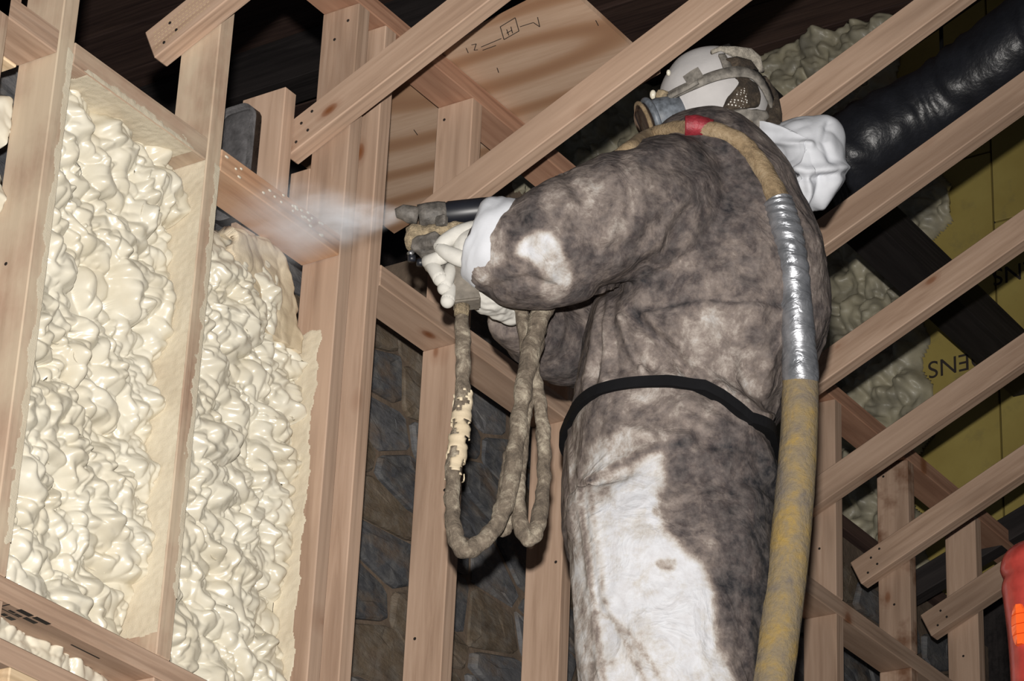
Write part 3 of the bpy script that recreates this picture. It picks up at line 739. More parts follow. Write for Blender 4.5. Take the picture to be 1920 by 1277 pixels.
# black duct hanging above the rafters, with its strap
pts = spline([(1500, 375, 7.15), (1545, 335, 7.2), (1640, 262, 7.2), (1740, 205, 7.2), (1850, 130, 7.15), (1960, 45, 7.1), (2100, -60, 7.0)], 90)
rr = np.interp(np.linspace(0, 1, 90), [0, .1, .4, .6, .75, 1], [.103, .108, .103, .098, .105, .11])
W3 = [at(*p) for p in pts]
def drf(u, a, p):
    return 1+.035*math.sin(u*95+2.2*math.sin(a*2+u*20))*(.5+.5*math.sin(u*23+a)) + .05*noise.noise(Vector((u*26, math.cos(a)*1.6, math.sin(a)*1.6)))
du = link('flexible_duct', tube_mesh(W3, list(rr), 40, True, drf), 'black_plastic', smooth=True); tag(du, 'wrinkled black plastic flexible duct at upper right', 'duct')
c_ = at(1768, 182, 7.2)
hs = link('hanger_strap', tube_mesh([c_+Vector((0, 0, z)) for z in (.085, .15, .3, .9, 5.5-c_.z)], .012, 4, flat=.2), 'belt_black', du); hs.parent = None; worldchild(hs, du)
#@@PERSON
# ------------------------------------------------------------------ the worker
person = empty('person', (3.93, 2.33, 1.06)); tag(person, 'worker in a dirty white coverall and respirator mask, spraying foam from the platform', 'person')
def ring_loft(rows, seg=44, power=2.3):
    """rows: (py, xl, xr, half depth, off) -> stacked level rings; outline follows xl..xr across the view"""
    rows = spline(rows, max(18, len(rows)*4)); vs = []; n = len(rows)
    for (py, xl, xr, hd, off) in rows:
        c = B((xl+xr)/2, py, off); hw = (B(xr, py, off)-B(xl, py, off)).length/2
        for k in range(seg):
            a = 2*math.pi*k/seg; ca, sa = math.cos(a), math.sin(a)
            q = (abs(ca)**power+abs(sa)**power)**(-1/power)
            vs.append(c+RH*(hw*ca*q)+FH*(hd*sa*q))
    fs = [(i*seg+k, i*seg+(k+1) % seg, (i+1)*seg+(k+1) % seg, (i+1)*seg+k) for i in range(n-1) for k in range(seg)]
    fs += [tuple(range(seg))[::-1], tuple(range((n-1)*seg, n*seg))]
    return mesh(vs, fs)
def px_tube(pts, n=30, seg=24, flat=1.0):
    """pts: (px, py, off, radius m)"""
    s = spline(pts, n); return tube_mesh([B(p[0], p[1], p[2]) for p in s], [p[3] for p in s], seg, flat=flat)

torso = ring_loft([(775, 1082, 1440, .165, 0), (740, 1080, 1462, .18, 0), (690, 1090, 1515, .20, 0), (630, 1108, 1540, .21, 0), (560, 1125, 1548, .215, 0), (490, 1150, 1540, .215, 0),
                   (430, 1165, 1520, .212, .0), (370, 1180, 1488, .20, .0), (320, 1195, 1452, .17, .0), (285, 1215, 1418, .135, .0), (262, 1240, 1385, .10, 0), (245, 1262, 1360, .07, 0)])
hips = ring_loft([(745, 1082, 1410, .15, 0), (775, 1071, 1425, .165, 0), (820, 1063, 1445, .185, 0), (880, 1060, 1456, .19, 0), (950, 1062, 1458, .185, 0), (1010, 1066, 1455, .17, 0), (1050, 1070, 1450, .15, 0)])
legn = ring_loft([(940, 1064, 1456, .085, -.095), (1020, 1066, 1452, .10, -.10), (1120, 1074, 1444, .105, -.10), (1277, 1086, 1424, .105, -.10), (1480, 1110, 1400, .095, -.10), (1700, 1150, 1390, .085, -.10), (1850, 1165, 1370, .08, -.10)], power=2.1)
legf = ring_loft([(940, 1080, 1440, .085, .095), (1020, 1085, 1440, .10, .10), (1120, 1095, 1430, .10, .11), (1277, 1110, 1410, .10, .12), (1480, 1140, 1390, .095, .13), (1700, 1170, 1370, .085, .14), (1850, 1180, 1350, .08, .14)], power=2.1)
arm_n = px_tube([(1300, 365, -.10, .10), (1240, 385, -.16, .118), (1170, 408, -.22, .112), (1100, 432, -.25, .104), (1040, 460, -.26, .098), (990, 470, -.25, .090), (955, 466, -.242, .083), (932, 460, -.236, .074), (918, 456, -.23, .064)], 30)
arm_f = px_tube([(1300, 450, .10, .12), (1230, 520, .17, .11), (1150, 600, .19, .098), (1090, 640, .17, .085), (1035, 640, .11, .070), (990, 610, .04, .055), (958, 585, -.02, .044)], 30)
body_me = remesh([torso, hips, legn, legf, arm_n, arm_f], .0065, 7, .5)
co = co_of(body_me); no = no_of(body_me); px, py = proj(co)
near = (no@CF) < .15
d = .010*nz(co, 4.5, 1)+.005*nz(co, 10, 2)+.0015*nz(co, 26, 3)
rg = 1-np.abs(nz(co+.02*nz(co, 8, 9)[:, None], 8.5, 4, (1, 1, .55))); d += .0065*np.clip(rg-.72, 0, 1)/.28*(.4+.6*np.clip(nz(co, 3, 5)+.5, 0, 1))
rg = 1-np.abs(nz(co, 15, 6, (1, 1, .6))); d += .0025*np.clip(rg-.75, 0, 1)/.25
FOLDS = [([(1330, 742), (1262, 660), (1190, 592)], -.018, 12), ([(1345, 735), (1280, 650), (1215, 598)], .010, 14), ([(1172, 600), (1185, 650), (1205, 700)], .014, 8), ([(1192, 610), (1204, 650), (1225, 690)], -.008, 9),
         ([(1185, 588), (1250, 572), (1320, 562), (1400, 563), (1465, 572)], -.006, 5), ([(1185, 594), (1250, 579), (1320, 570), (1465, 580)], .004, 6),
         ([(1136, 560), (1118, 640), (1095, 730)], .008, 7), ([(1138, 565), (1130, 650), (1115, 720)], -.007, 6), ([(1142, 565), (1142, 650), (1135, 715)], .008, 7), ([(1150, 570), (1156, 650), (1158, 712)], -.006, 6),
         ([(1085, 880), (1093, 980), (1108, 1100), (1132, 1277)], .005, 5), ([(1104, 900), (1125, 1060), (1130, 1120), (1170, 1200), (1210, 1277)], .005, 6), ([(1120, 1150), (1165, 1170), (1220, 1240), (1240, 1277)], -.004, 6),
         ([(1095, 905), (1160, 872), (1230, 840), (1300, 826)], .005, 9), ([(1100, 920), (1165, 890), (1235, 860)], -.003, 9), ([(1140, 800), (1220, 815), (1290, 826)], .007, 8), ([(1250, 760), (1310, 800), (1400, 850)], .006, 10), ([(1280, 755), (1340, 790), (1420, 840), (1440, 900)], .006, 9),
         ([(1300, 828), (1350, 838), (1400, 846)], -.007, 10), ([(1385, 800), (1425, 830), (1448, 890)], .006, 8), ([(1330, 737), (1370, 752), (1420, 790)], .010, 14), ([(1400, 795), (1440, 785), (1460, 760)], .012, 10),
         ([(1350, 600), (1390, 660), (1400, 740)], -.006, 14), ([(1420, 590), (1440, 680), (1430, 740)], .007, 14), ([(1300, 470), (1350, 520), (1420, 560)], .005, 22), ([(1120, 470), (1200, 460), (1260, 400)], -.008, 14), ([(1060, 330), (1100, 380), (1080, 420)], -.007, 12),
         ([(1150, 330), (1250, 345), (1330, 330)], .005, 20), ([(1290, 320), (1330, 400), (1350, 480)], -.006, 22), ([(1130, 545), (1200, 520), (1255, 470), (1290, 400)], -.012, 16), ([(960, 400), (990, 440), (985, 500)], -.006, 10), ([(1000, 380), (1035, 440), (1030, 520)], .006, 12), ([(920, 540), (990, 520), (1040, 540)], -.007, 9)]
for pl_, amp, w in FOLDS:
    best = np.full(len(px), 1e9)
    for (x0, y0), (x1, y1) in zip(pl_[:-1], pl_[1:]):
        dx, dy = x1-x0, y1-y0; tt = np.clip(((px-x0)*dx+(py-y0)*dy)/(dx*dx+dy*dy), 0, 1)
        best = np.minimum(best, np.hypot(px-x0-tt*dx, py-y0-tt*dy))
    d += np.where(near, amp*np.exp(-(best/w)**2), 0)
set_co(body_me, co+no*d[:, None])
# grime: brown over back and sleeves, cleaner patches and near-black ones in their places on the cloth
co = co_of(body_me); dirt = np.full(len(co), .65)
def blob(pxy, off, r, val, k=1.0, st=1.0):
    c = np.array(B(pxy[0], pxy[1], off)); dd = co-c
    dr = dd@np.array(RH); dv = dd[:, 2]; df = dd@np.array(FH)
    q = (dr/r)**2+(dv/(r*st))**2+(df/(r*2.2))**2
    wgt = np.clip((1.12-q)*2.2, 0, 1)*k
    dirt[:] = dirt*(1-wgt)+val*wgt
blob((1300, 400), -.1, .15, .78, .7); blob((1160, 330), -.2, .08, .78, .7); blob((1330, 300), -.12, .09, .85, .6); blob((1090, 420), -.3, .085, .47, .9, .8); blob((1150, 560), -.3, .05, .42, .6)
blob((1010, 490), -.32, .042, .05, 1, 1.0); blob((1040, 520), -.32, .035, .22, .9); blob((920, 480), -.3, .03, .25, .8, 2); blob((960, 530), -.3, .05, .68, .8, .8)
blob((1370, 640), -.2, .10, .46, .7, 1.2); blob((1200, 700), -.15, .08, .50, .6); blob((1490, 600), -.1, .1, .66, .7, 2.0); blob((1130, 650), -.15, .05, .48, .7, 2); blob((1430, 500), -.1, .08, .62, .6)
blob((1060, 680), .1, .09, .80, .8, .6); blob((1060, 580), .1, .05, .40, .7, .6)
blob((1200, 780), -.1, .16, .50, .7, .35); blob((1330, 790), -.1, .10, .55, .7, .4)
blob((1090, 900), -.1, .05, .42, .8, 3.5); blob((1180, 900), -.18, .10, .30, .9, 1); blob((1215, 910), -.2, .06, .10, .9, .8); blob((1190, 1060), -.18, .11, .07, 1, 1.1); blob((1210, 1190), -.18, .13, .02, 1, 1.2); blob((1230, 1330), -.2, .14, .1, 1, 1)
blob((1090, 1090), -.12, .03, .33, .9, 4); blob((1110, 1240), -.12, .03, .30, .9, 3)
blob((1330, 890), -.15, .085, .72, 1, .8); blob((1310, 980), -.15, .075, .64, 1, 1.3); blob((1390, 960), -.1, .085, .80, 1, 1.8); blob((1425, 1030), -.05, .055, 1.4, 1, 3.2); blob((1370, 1170), -.1, .06, .84, 1, 2.4); blob((1415, 1190), -.05, .055, 1.3, 1, 3); blob((1250, 960), -.2, .025, .6, .8, .7); blob((1250, 1060), -.2, .02, .55, .7, .6); blob((1400, 870), -.12, .05, .95, .6, .5)
bx_, by_ = proj(co)
for pl_, amp, w in [([(1085, 880), (1093, 980), (1108, 1100), (1132, 1277)], .28, 5), ([(1104, 900), (1125, 1060), (1130, 1120), (1170, 1200), (1210, 1277)], .26, 5), ([(1120, 1150), (1165, 1170), (1220, 1240), (1240, 1277)], .2, 5), ([(1095, 905), (1160, 872), (1230, 840), (1300, 826)], .3, 7), ([(1185, 588), (1320, 563), (1465, 573)], .2, 5), ([(1330, 742), (1262, 660), (1190, 592)], .2, 6), ([(1130, 545), (1200, 520), (1255, 470), (1290, 400)], .2, 9)]:
    best = np.full(len(bx_), 1e9)
    for (x0, y0), (x1, y1) in zip(pl_[:-1], pl_[1:]):
        dx, dy = x1-x0, y1-y0; tt = np.clip(((bx_-x0)*dx+(by_-y0)*dy)/(dx*dx+dy*dy), 0, 1)
        best = np.minimum(best, np.hypot(bx_-x0-tt*dx, by_-y0-tt*dy))
    dirt += np.where(near, amp*np.exp(-(best/w)**2), 0)      # brown grime along the seams; darker along fold creases too
dirt += .06*nz(co, 9, 31)+.10*nz(co, 4, 33)
at2 = body_me.attributes.new('dirt', 'FLOAT', 'POINT'); at2.data.foreach_set('value', dirt.astype(np.float32))
body = link('coverall', body_me, 'coverall', smooth=True); worldchild(body, person); body['label'] = 'grimy brown and white coverall'
bvh = bvh_of(body_me)
def hit(px, py, lift=0.0, tree=None):
    d_ = ray(px, py).normalized(); r = (tree or bvh).ray_cast(Vector((0, 0, 0)), d_)
    return None if r[0] is None else r[0]-d_*lift

# belt: goes right round the waist
ax0 = B(1245, 760, 0); path = [(1066, 797), (1085, 765), (1120, 738), (1180, 720), (1250, 719), (1310, 730), (1355, 752), (1385, 775), (1402, 790)]
samp = []
for p_ in path:
    h_ = hit(*p_)
    if h_ is None: h_ = B(p_[0], p_[1], 0)
    v_ = h_-ax0; samp.append((math.atan2(v_.dot(FH), v_.dot(RH)), h_.z))
samp.sort(); sa = np.array([s[0] for s in samp]); sz = np.array([s[1] for s in samp])
sz = np.convolve(np.pad(sz, 1, mode='edge'), [.25, .5, .25], 'valid'); outer, N = [], 140
for i in range(N):
    a = -math.pi+2*math.pi*i/N; z = np.interp(a, np.concatenate([sa-2*math.pi, sa, sa+2*math.pi]), np.concatenate([sz, sz, sz]))
    d_ = RH*math.cos(a)+FH*math.sin(a); row = []
    for dz in (-.0095, .0095):
        o_ = Vector((ax0.x, ax0.y, z+dz))
        r = bvh.ray_cast(o_+d_*.6, -d_)
        row.append((o_+d_*.17) if r[0] is None else r[0])
    outer.append((row, d_))
rads = [max((r[0]-Vector((ax0.x, ax0.y, r[0].z))).length, (r[1]-Vector((ax0.x, ax0.y, r[1].z))).length) for r, _ in outer]
rads = [max(rads[(i+j) % N] for j in range(-2, 3)) for i in range(N)]; rads = [sum(rads[(i+j) % N] for j in range(-2, 3))/5 for i in range(N)]
vs = []
for (row, d_), r_ in zip(outer, rads):
    for p_, e in ((row[0], .007), (row[1], .007), (row[1], -.012), (row[0], -.012)):
        vs.append(Vector((ax0.x, ax0.y, p_.z))+d_*(r_+e))
fs = []
for i in range(N):
    j = (i+1) % N
    for k in range(4): fs.append((i*4+k, j*4+k, j*4+(k+1) % 4, i*4+(k+1) % 4))
bl = link('belt', mesh(vs, fs), 'belt_black'); worldchild(bl, person); bl['label'] = 'black elastic belt'

# boots on the platform
for off, nm in ((-.10, 0), (.14, 1)):
    c = B(1262, 1850, off); c.z = 1.06
    f_ = -RH
    b1 = tube_mesh([c+Vector((0, 0, .30)), c+Vector((0, 0, .12)), c+Vector((0, 0, .05)), c+Vector((0, 0, .004))], [.062, .064, .07, .06], 20)
    b2 = tube_mesh([c+Vector((0, 0, .055))-f_*.05, c+f_*.05+Vector((0, 0, .055)), c+f_*.13+Vector((0, 0, .05)), c+f_*.20+Vector((0, 0, .042))], [.05, .055, .05, .036], 18)
    me = remesh([b1, b2], .008, 4); co = co_of(me); co[:, 2] = np.maximum(co[:, 2], 1.062); set_co(me, co)
    o = link('boot', me, 'boot', smooth=True); worldchild(o, person)

# head in a white cotton hood-sock
HC = B(1338, 192, .0)
hx = (RH*.098+Vector((0, 0, .012))); hy = FH*.088; hz = Vector((0, 0, .106))-RH*.012
head_me = remesh([ellipsoid_mesh(HC, hx, hy, hz), tube_mesh([HC+Vector((0, 0, -.05)), B(1320, 300, 0)], [.07, .075], 20)], .006, 4)
co = co_of(head_me); no = no_of(head_me); set_co(head_me, co+no*(.003*nz(co, 18, 3))[:, None])
hd = link('head_cover', head_me, 'head_white', smooth=True); worldchild(hd, person); hd['label'] = 'white cotton head cover'
hb = bvh_of(head_me)
def on_head(px, py, lift=.003):
    d_ = ray(px, py).normalized(); r = hb.ray_cast(Vector((0, 0, 0)), d_)
    if r[0] is not None: return r[0]+r[1]*lift
    # past the outline: nearest point of the head
    p_ = B(px, py, -.01); q = hb.find_nearest(p_); return q[0]+q[1]*lift
def ribbon(pts, widths, lift=.004, thick=.003, n=30):
    s = spline([(*p, w) for p, w in zip(pts, widths)], n); C = [on_head(a, b, lift) for a, b, _ in s]
    C = [C[0]]+[(C[i-1]+C[i]*2+C[i+1])/4 for i in range(1, n-1)]+[C[-1]]
    vs, fs = [], []
    for i in range(n):
        tg = (C[min(i+1, n-1)]-C[max(i-1, 0)]).normalized(); nn = hb.find_nearest(C[i])[1]; sd = tg.cross(nn).normalized(); w = s[i][2]
        for a, b in ((-1, 0), (1, 0), (1, 1), (-1, 1)): vs.append(C[i]+sd*(a*w/2)+nn*(b*thick))
    for i in range(n-1):
        for k in range(4): fs.append((i*4+k, i*4+4+k, i*4+4+(k+1) % 4, i*4+(k+1) % 4))
    fs += [(0, 1, 2, 3), (n*4-1, n*4-2, n*4-3, n*4-4)]
    return mesh(vs, fs)
mask = empty('respirator_mask', B(1215, 225, -.02)); mask.parent = person; mask.matrix_parent_inverse = Matrix.Translation(-person.location); mask['label'] = 'grey-blue full face respirator with straps'
def mpart(name, me, mat, smooth=True, parent=None):
    o = link(name, me, mat, smooth=smooth); o.parent = parent or mask
    o.matrix_parent_inverse = Matrix.Translation(-mask.location) if parent is None else Matrix.Identity(4)
    return o
# harness strap from the lens rim over the head and down behind
st_ = mpart('strap', ribbon([(1246, 192), (1268, 178), (1300, 163), (1340, 147), (1375, 140), (1402, 141), (1422, 158), (1436, 185), (1447, 215), (1452, 240)], [.015, .017, .018, .020, .022, .025, .028, .028, .026, .024], .006, .004, 44), 'strap')
mpart('strap', ribbon([(1262, 184), (1285, 172), (1310, 158)], [.010, .010, .012], .011, .004, 14), 'strap')
mpart('strap', ribbon([(1352, 108), (1358, 120), (1362, 130), (1366, 141)], [.012, .014, .016, .018], .004, .005, 14), 'strap')
bk_ = ribbon([(1292, 158), (1305, 149), (1316, 143)], [.022, .022, .022], .010, .006, 8); mpart('buckle', bk_, 'strap', False)
me = ellipsoid_mesh(on_head(1254, 183, .010), Vector(CR)*.015, Vector(CD)*.013, Vector(CF)*.010, 14, 10); co = co_of(me); set_co(me, co+no_of(me)*(.004*nz(co, 90, 2))[:, None])
mpart('buckle', me, 'buckle_tan')
# hair net and dirty rear flap
def patch(poly, lift, mat, name, n=16, thick=.004, jag=0):
    cx = sum(p[0] for p in poly)/len(poly); cy = sum(p[1] for p in poly)/len(poly); vs = []; fs = []; m_ = len(poly)*3
    ring = spline(list(poly)+[poly[0]], m_+1)[:-1]
    for r in range(n):
        f = 1-r/n
        for q_ in ring: vs.append(on_head(cx+(q_[0]-cx)*f, cy+(q_[1]-cy)*f, lift+thick*min(1, r/2)))
    vs.append(on_head(cx, cy, lift+thick))
    for r in range(n-1):
        for k in range(m_): fs.append((r*m_+k, r*m_+(k+1) % m_, (r+1)*m_+(k+1) % m_, (r+1)*m_+k))
    for k in range(m_): fs.append(((n-1)*m_+k, (n-1)*m_+(k+1) % m_, n*m_))
    me = mesh(vs, fs)
    if jag:
        co = co_of(me); set_co(me, co+no_of(me)*(jag*nz(co, 70, 5))[:, None])
    return mpart(name, me, mat)
patch([(1358, 195), (1365, 182), (1378, 168), (1385, 155), (1378, 146), (1400, 147), (1418, 162), (1424, 182), (1420, 200), (1395, 205), (1352, 212)], .0025, 'hair_net', 'hair_net', thick=.005, jag=.002)
patch([(1360, 198), (1374, 182), (1390, 166), (1396, 180), (1396, 200), (1375, 203)], .0085, 'net_holes', 'hair_net', thick=.001)
patch([(1350, 212), (1375, 205), (1405, 204), (1430, 208), (1440, 225), (1436, 240), (1405, 244), (1375, 236), (1356, 226)], .006, 'strap', 'rear_flap', thick=.006, jag=.004)
patch([(1368, 225), (1390, 221), (1403, 228), (1388, 238), (1372, 235)], .016, 'buckle_tan', 'rear_flap', thick=.003, jag=.003)
me = tube_mesh([on_head(*p_, .006) for p_ in [(1425, 150), (1442, 180), (1452, 212), (1457, 240)]]+[B(1452, 250, -.03)], [.008, .014, .020, .024, .018], 14); co = co_of(me); set_co(me, co+no_of(me)*(.005*nz(co, 60, 7))[:, None])
mpart('hair_net', me, 'hair_net')
# lint-covered top harness
me = tube_mesh([on_head(*p_, .006) for p_ in [(1334, 104), (1350, 100), (1372, 103), (1395, 108), (1412, 120), (1422, 136)]], [.005, .007, .012, .014, .012, .006], 16); co = co_of(me); set_co(me, co+no_of(me)*(.008*nz(co, 55, 8)+.004*nz(co, 140, 9))[:, None])
mpart('lint_pad', me, 'lint')
me = tube_mesh([on_head(*p_, .003) for p_ in [(1358, 118), (1378, 122), (1400, 128), (1416, 138)]], [.006, .014, .014, .006], 14); mpart('top_strap', me, 'hair_net')
# facepiece: collar on the head, tapering frame, rim and lens pointing ahead and down
p0 = B(1258, 214, -.035); p1 = B(1222, 226, -.035); p2 = B(1200, 234, -.035); ax = (p2-p0).normalized()
mpart('face_frame', tube_mesh([p0+ax*-.02, p0, p0+(p1-p0)*.5, p1, p1+ax*.006], [.030, .034, .036, .034, .030], 26), 'mask_blue')
rim = [p1+(Vector((0, 0, 1))-ax*ax.z).normalized()*(.037*math.cos(a))+ax.cross(Vector((0, 0, 1))).normalized()*(.037*math.sin(a)) for a in np.linspace(0, 2*math.pi, 33)]
mpart('rim', tube_mesh(rim, .0065, 10, False), 'mask_blue')
mpart('rim', tube_mesh([r_+ax*.014 for r_ in rim], .004, 8, False), 'hose_tan')
mpart('lens', tube_mesh([p1+ax*.004, p1+ax*.018, p1+ax*.026], [.036, .034, .020], 26), 'lens')
mpart('bracket', ribbon([(1228, 205), (1250, 200), (1272, 196)], [.016, .015, .012], .008, .006, 12), 'mask_blue', False)
mpart('side_tab', ribbon([(1236, 212), (1236, 226), (1234, 236)], [.012, .016, .014], .012, .004, 8), 'foil', False)
mpart('knob', ellipsoid_mesh(on_head(1232, 178, .012), Vector(CR)*.006, Vector(CD)*.009, Vector(CF)*.006, 12, 8), 'foam')
mpart('knob', ellipsoid_mesh(on_head(1258, 140, .006), Vector(CR)*.004, Vector(CD)*.006, Vector(CF)*.005, 12, 8), 'foam')

# white hood of the coverall hanging back
def pillow(poly, off, th, n=14, crumple=.008, seed=0, sx=1):
    cx = sum(p[0] for p in poly)/len(poly); cy = sum(p[1] for p in poly)/len(poly); m_ = len(poly)*6
    ring = spline(list(poly)+[poly[0]], m_+1)[:-1]; vs, fs = [], []
    for side in (-1, 1):
        for r in range(n):
            f = 1-r/n; dep = side*th*math.sqrt(1-f*f)
            for q_ in ring: vs.append(B(cx+(q_[0]-cx)*f, cy+(q_[1]-cy)*f, off)+FH*dep)
        vs.append(B(cx, cy, off)+FH*side*th)
    K = n*m_+1
    for s in (0, 1):
        o_ = s*K
        for r in range(n-1):
            for k in range(m_):
                f_ = (o_+r*m_+k, o_+r*m_+(k+1) % m_, o_+(r+1)*m_+(k+1) % m_, o_+(r+1)*m_+k); fs.append(f_ if s else f_[::-1])
        for k in range(m_):
            f_ = (o_+(n-1)*m_+k, o_+(n-1)*m_+(k+1) % m_, o_+n*m_); fs.append(f_ if s else f_[::-1])
    me = mesh(vs, fs); bm = bmesh.new(); bm.from_mesh(me); bmesh.ops.remove_doubles(bm, verts=bm.verts[:], dist=1e-5); bmesh.ops.recalc_face_normals(bm, faces=bm.faces[:])
    bmesh.ops.subdivide_edges(bm, edges=bm.edges[:], cuts=1, use_grid_fill=True)
    me2 = frommesh(bm)
    co = co_of(me2); no = no_of(me2)
    rg = np.abs(nz(co, 14, seed)); rg2 = np.abs(nz(co, 26, seed+1))
    set_co(me2, co+no*((rg-.25)*crumple*1.1+(rg2-.2)*crumple*.3)[:, None])
    return me2
hood = link('hood', pillow([(1396, 238), (1440, 246), (1490, 230), (1530, 225), (1560, 228), (1578, 248), (1588, 290), (1586, 330), (1570, 362), (1540, 388), (1505, 396), (1484, 390), (1488, 362), (1472, 325), (1445, 285), (1412, 255)], .0, .075, crumple=.011, seed=4), 'hood_white')
worldchild(hood, person); hood['label'] = 'crumpled clean white hood hanging behind the neck'
hco = co_of(hood.data); hpx, hpy = proj(hco); hd_ = np.zeros(len(hpx))
for pl_, amp, w in [([(1425, 255), (1480, 268), (1520, 272)], .010, 7), ([(1450, 300), (1510, 322), (1585, 315)], .012, 9), ([(1470, 330), (1520, 335), (1580, 325)], -.010, 7), ([(1515, 335), (1518, 365), (1505, 390)], .010, 7), ([(1540, 335), (1535, 365), (1520, 392)], -.010, 8), ([(1490, 350), (1498, 380)], -.008, 6), ([(1555, 230), (1545, 265), (1560, 300)], -.007, 8), ([(1575, 330), (1555, 360), (1540, 385)], .008, 8)]:
    best = np.full(len(hpx), 1e9)
    for (x0, y0), (x1, y1) in zip(pl_[:-1], pl_[1:]):
        dx, dy = x1-x0, y1-y0; tt = np.clip(((hpx-x0)*dx+(hpy-y0)*dy)/(dx*dx+dy*dy), 0, 1)
        best = np.minimum(best, np.hypot(hpx-x0-tt*dx, hpy-y0-tt*dy))
    hd_ += amp*np.exp(-(best/w)**2)
hno = no_of(hood.data); set_co(hood.data, hco+hno*(np.where(hno@CF < 0, hd_, 0))[:, None])
for p in hood.data.polygons: p.use_smooth = True

# white cuff lining of the near sleeve
cuf = px_tube([(972, 474, -.245, .066), (945, 463, -.243, .082), (924, 453, -.24, .082), (906, 445, -.238, .075), (899, 443, -.237, .060)], 24, 40)
co = co_of(cuf); set_co(cuf, co+no_of(cuf)*(.007*nz(co, 26, 12)+.004*np.abs(nz(co, 45, 13)))[:, None])
cf = link('cuff', cuf, 'hood_white', smooth=True); worldchild(cf, person); cf['label'] = 'white sleeve lining turned out at the wrist'

# gloved hands -----------------------------------------------------------------
def join(parts):
    bm = bmesh.new()
    for me in parts: bm.from_mesh(me)
    bmesh.ops.recalc_face_normals(bm, faces=bm.faces[:]); return frommesh(bm)
def chain(pts, rad): # tube with rounded ends through (px,py,off)
    s = spline([(*p, r) for p, r in zip(pts, rad)], 16); P = [B(a, b, c) for a, b, c, _ in s]; R_ = [q[3] for q in s]
    e0 = ellipsoid_mesh(P[0], Vector((R_[0], 0, 0)), Vector((0, R_[0], 0)), Vector((0, 0, R_[0])), 14, 10)
    e1 = ellipsoid_mesh(P[-1], Vector((R_[-1], 0, 0)), Vector((0, R_[-1], 0)), Vector((0, 0, R_[-1])), 14, 10)
    return [tube_mesh(P, R_, 14), e0, e1]
GO = -.20                                        # off plane of the gun
hand_n = []
hand_n += chain([(925, 455, -.235), (902, 462, -.232), (884, 466, -.228)], [.034, .036, .033])          # wrist and palm inside the cuff
hand_n += chain([(890, 430, -.232), (862, 438, -.238), (836, 452, -.236), (824, 462, -.23)], [.0155, .0148, .013, .0105])   # thumb
hand_n += chain([(888, 490, -.232), (862, 484, -.242), (838, 474, -.240), (825, 465, -.232)], [.0155, .0145, .0125, .0105])  # forefinger meeting the thumb
for i, (dy, do) in enumerate([(-6, .03), (8, .045), (20, .055)]):                                      # the other fingers close round the back of the gun
    hand_n += chain([(886, 462+dy, GO+do), (862, 460+dy, GO+do+.012), (846, 458+dy, GO+do+.02), (856, 452+dy, GO+do+.03)], [.0125, .012, .011, .0095])
g1 = link('glove', join([remesh(hand_n[:3], .003, 3)]+hand_n[3:]), 'glove_knit', smooth=True); worldchild(g1, person); g1['label'] = 'white knit glove pinching thumb and forefinger'
hand_f = []
hand_f += chain([(958, 575, -.09), (925, 560, -.13), (900, 545, -.155), (885, 525, -.165)], [.030, .029, .033, .034])   # wrist and palm behind the grip
tips = [((872, 500), (838, 490), (806, 490), (829, 482)), ((870, 522), (842, 512), (811, 500), (826, 524)), ((874, 545), (850, 530), (844, 506), (833, 541)), ((880, 560), (858, 556), (845, 540), (839, 565))]
for i, (k0, k1, k2, k3) in enumerate(tips):
    hand_f += chain([(k0[0], k0[1], -.16), (k1[0], k1[1], -.165), (k2[0], k2[1], -.185), (k2[0]+1, k2[1], -.214), (k3[0], k3[1], -.226)], [.013, .0135, .0125, .0122, .0125] if i < 2 else [.0125, .0125, .0112, .0108, .0118])
hand_f += chain([(893, 520, -.15), (880, 498, -.14), (858, 482, -.145), (838, 476, -.155)], [.016, .0145, .0135, .011])
wr_ = remesh(hand_f[:3], .003, 3); co = co_of(wr_); set_co(wr_, co+no_of(wr_)*(.005*nz(co, 40, 3)+.003*nz(co, 90, 4))[:, None])
g2 = link('glove', join([wr_]+hand_f[3:]), 'glove_knit', smooth=True); worldchild(g2, person); g2['label'] = 'white knit glove wrapped around the gun grip'

# ------------------------------------------------------------------ spray gun
gun = empty('spray_gun', B(850, 470, GO)); tag(gun, 'foam crusted spray gun with black air cylinder, held in white gloves', 'spray gun')
def gpart(name, me, mat, smooth=True):
    o = link(name, me, mat, smooth=smooth); worldchild(o, gun); return o
def rough(me, a, s, seed):
    co = co_of(me); set_co(me, co+no_of(me)*(a*nz(co, s, seed)+a*.5*nz(co, s*2.3, seed+1))[:, None]); return me
gpart('air_cylinder', tube_mesh([B(x, y, GO+.01) for x, y in [(788, 405), (792, 404), (838, 401), (842, 401), (905, 394), (945, 390)]], [.017, .0195, .0195, .0215, .0215, .0205], 28), 'black_rubber')
gpart('collar', rough(tube_mesh([B(x, y, GO+.01) for x, y in [(785, 406), (800, 404), (822, 403), (836, 402)]], [.0205, .022, .0225, .0215], 24), .0014, 70, 2), 'gun_metal')
gpart('fitting', box_mesh(.014, .02, .02, .003, tuple(B(828, 415, GO-.012))), 'gun_metal', False)
gpart('nozzle', rough(tube_mesh([B(x, y, GO+.005) for x, y in [(742, 400), (755, 398), (768, 402), (784, 405)]], [.008, .0135, .015, .015], 20), .0016, 80, 4), 'gun_metal')
gpart('mixing_head', rough(remesh([tube_mesh([B(x, y, GO) for x, y in [(766, 440), (772, 440), (785, 440), (800, 437), (840, 432), (872, 430)]], [.012, .017, .018, .013, .014, .013], 22),
                                   tube_mesh([B(775, 430, GO), B(772, 465, GO)], [.0125, .012], 16)], .003, 3), .003, 75, 6), 'gun_crust')
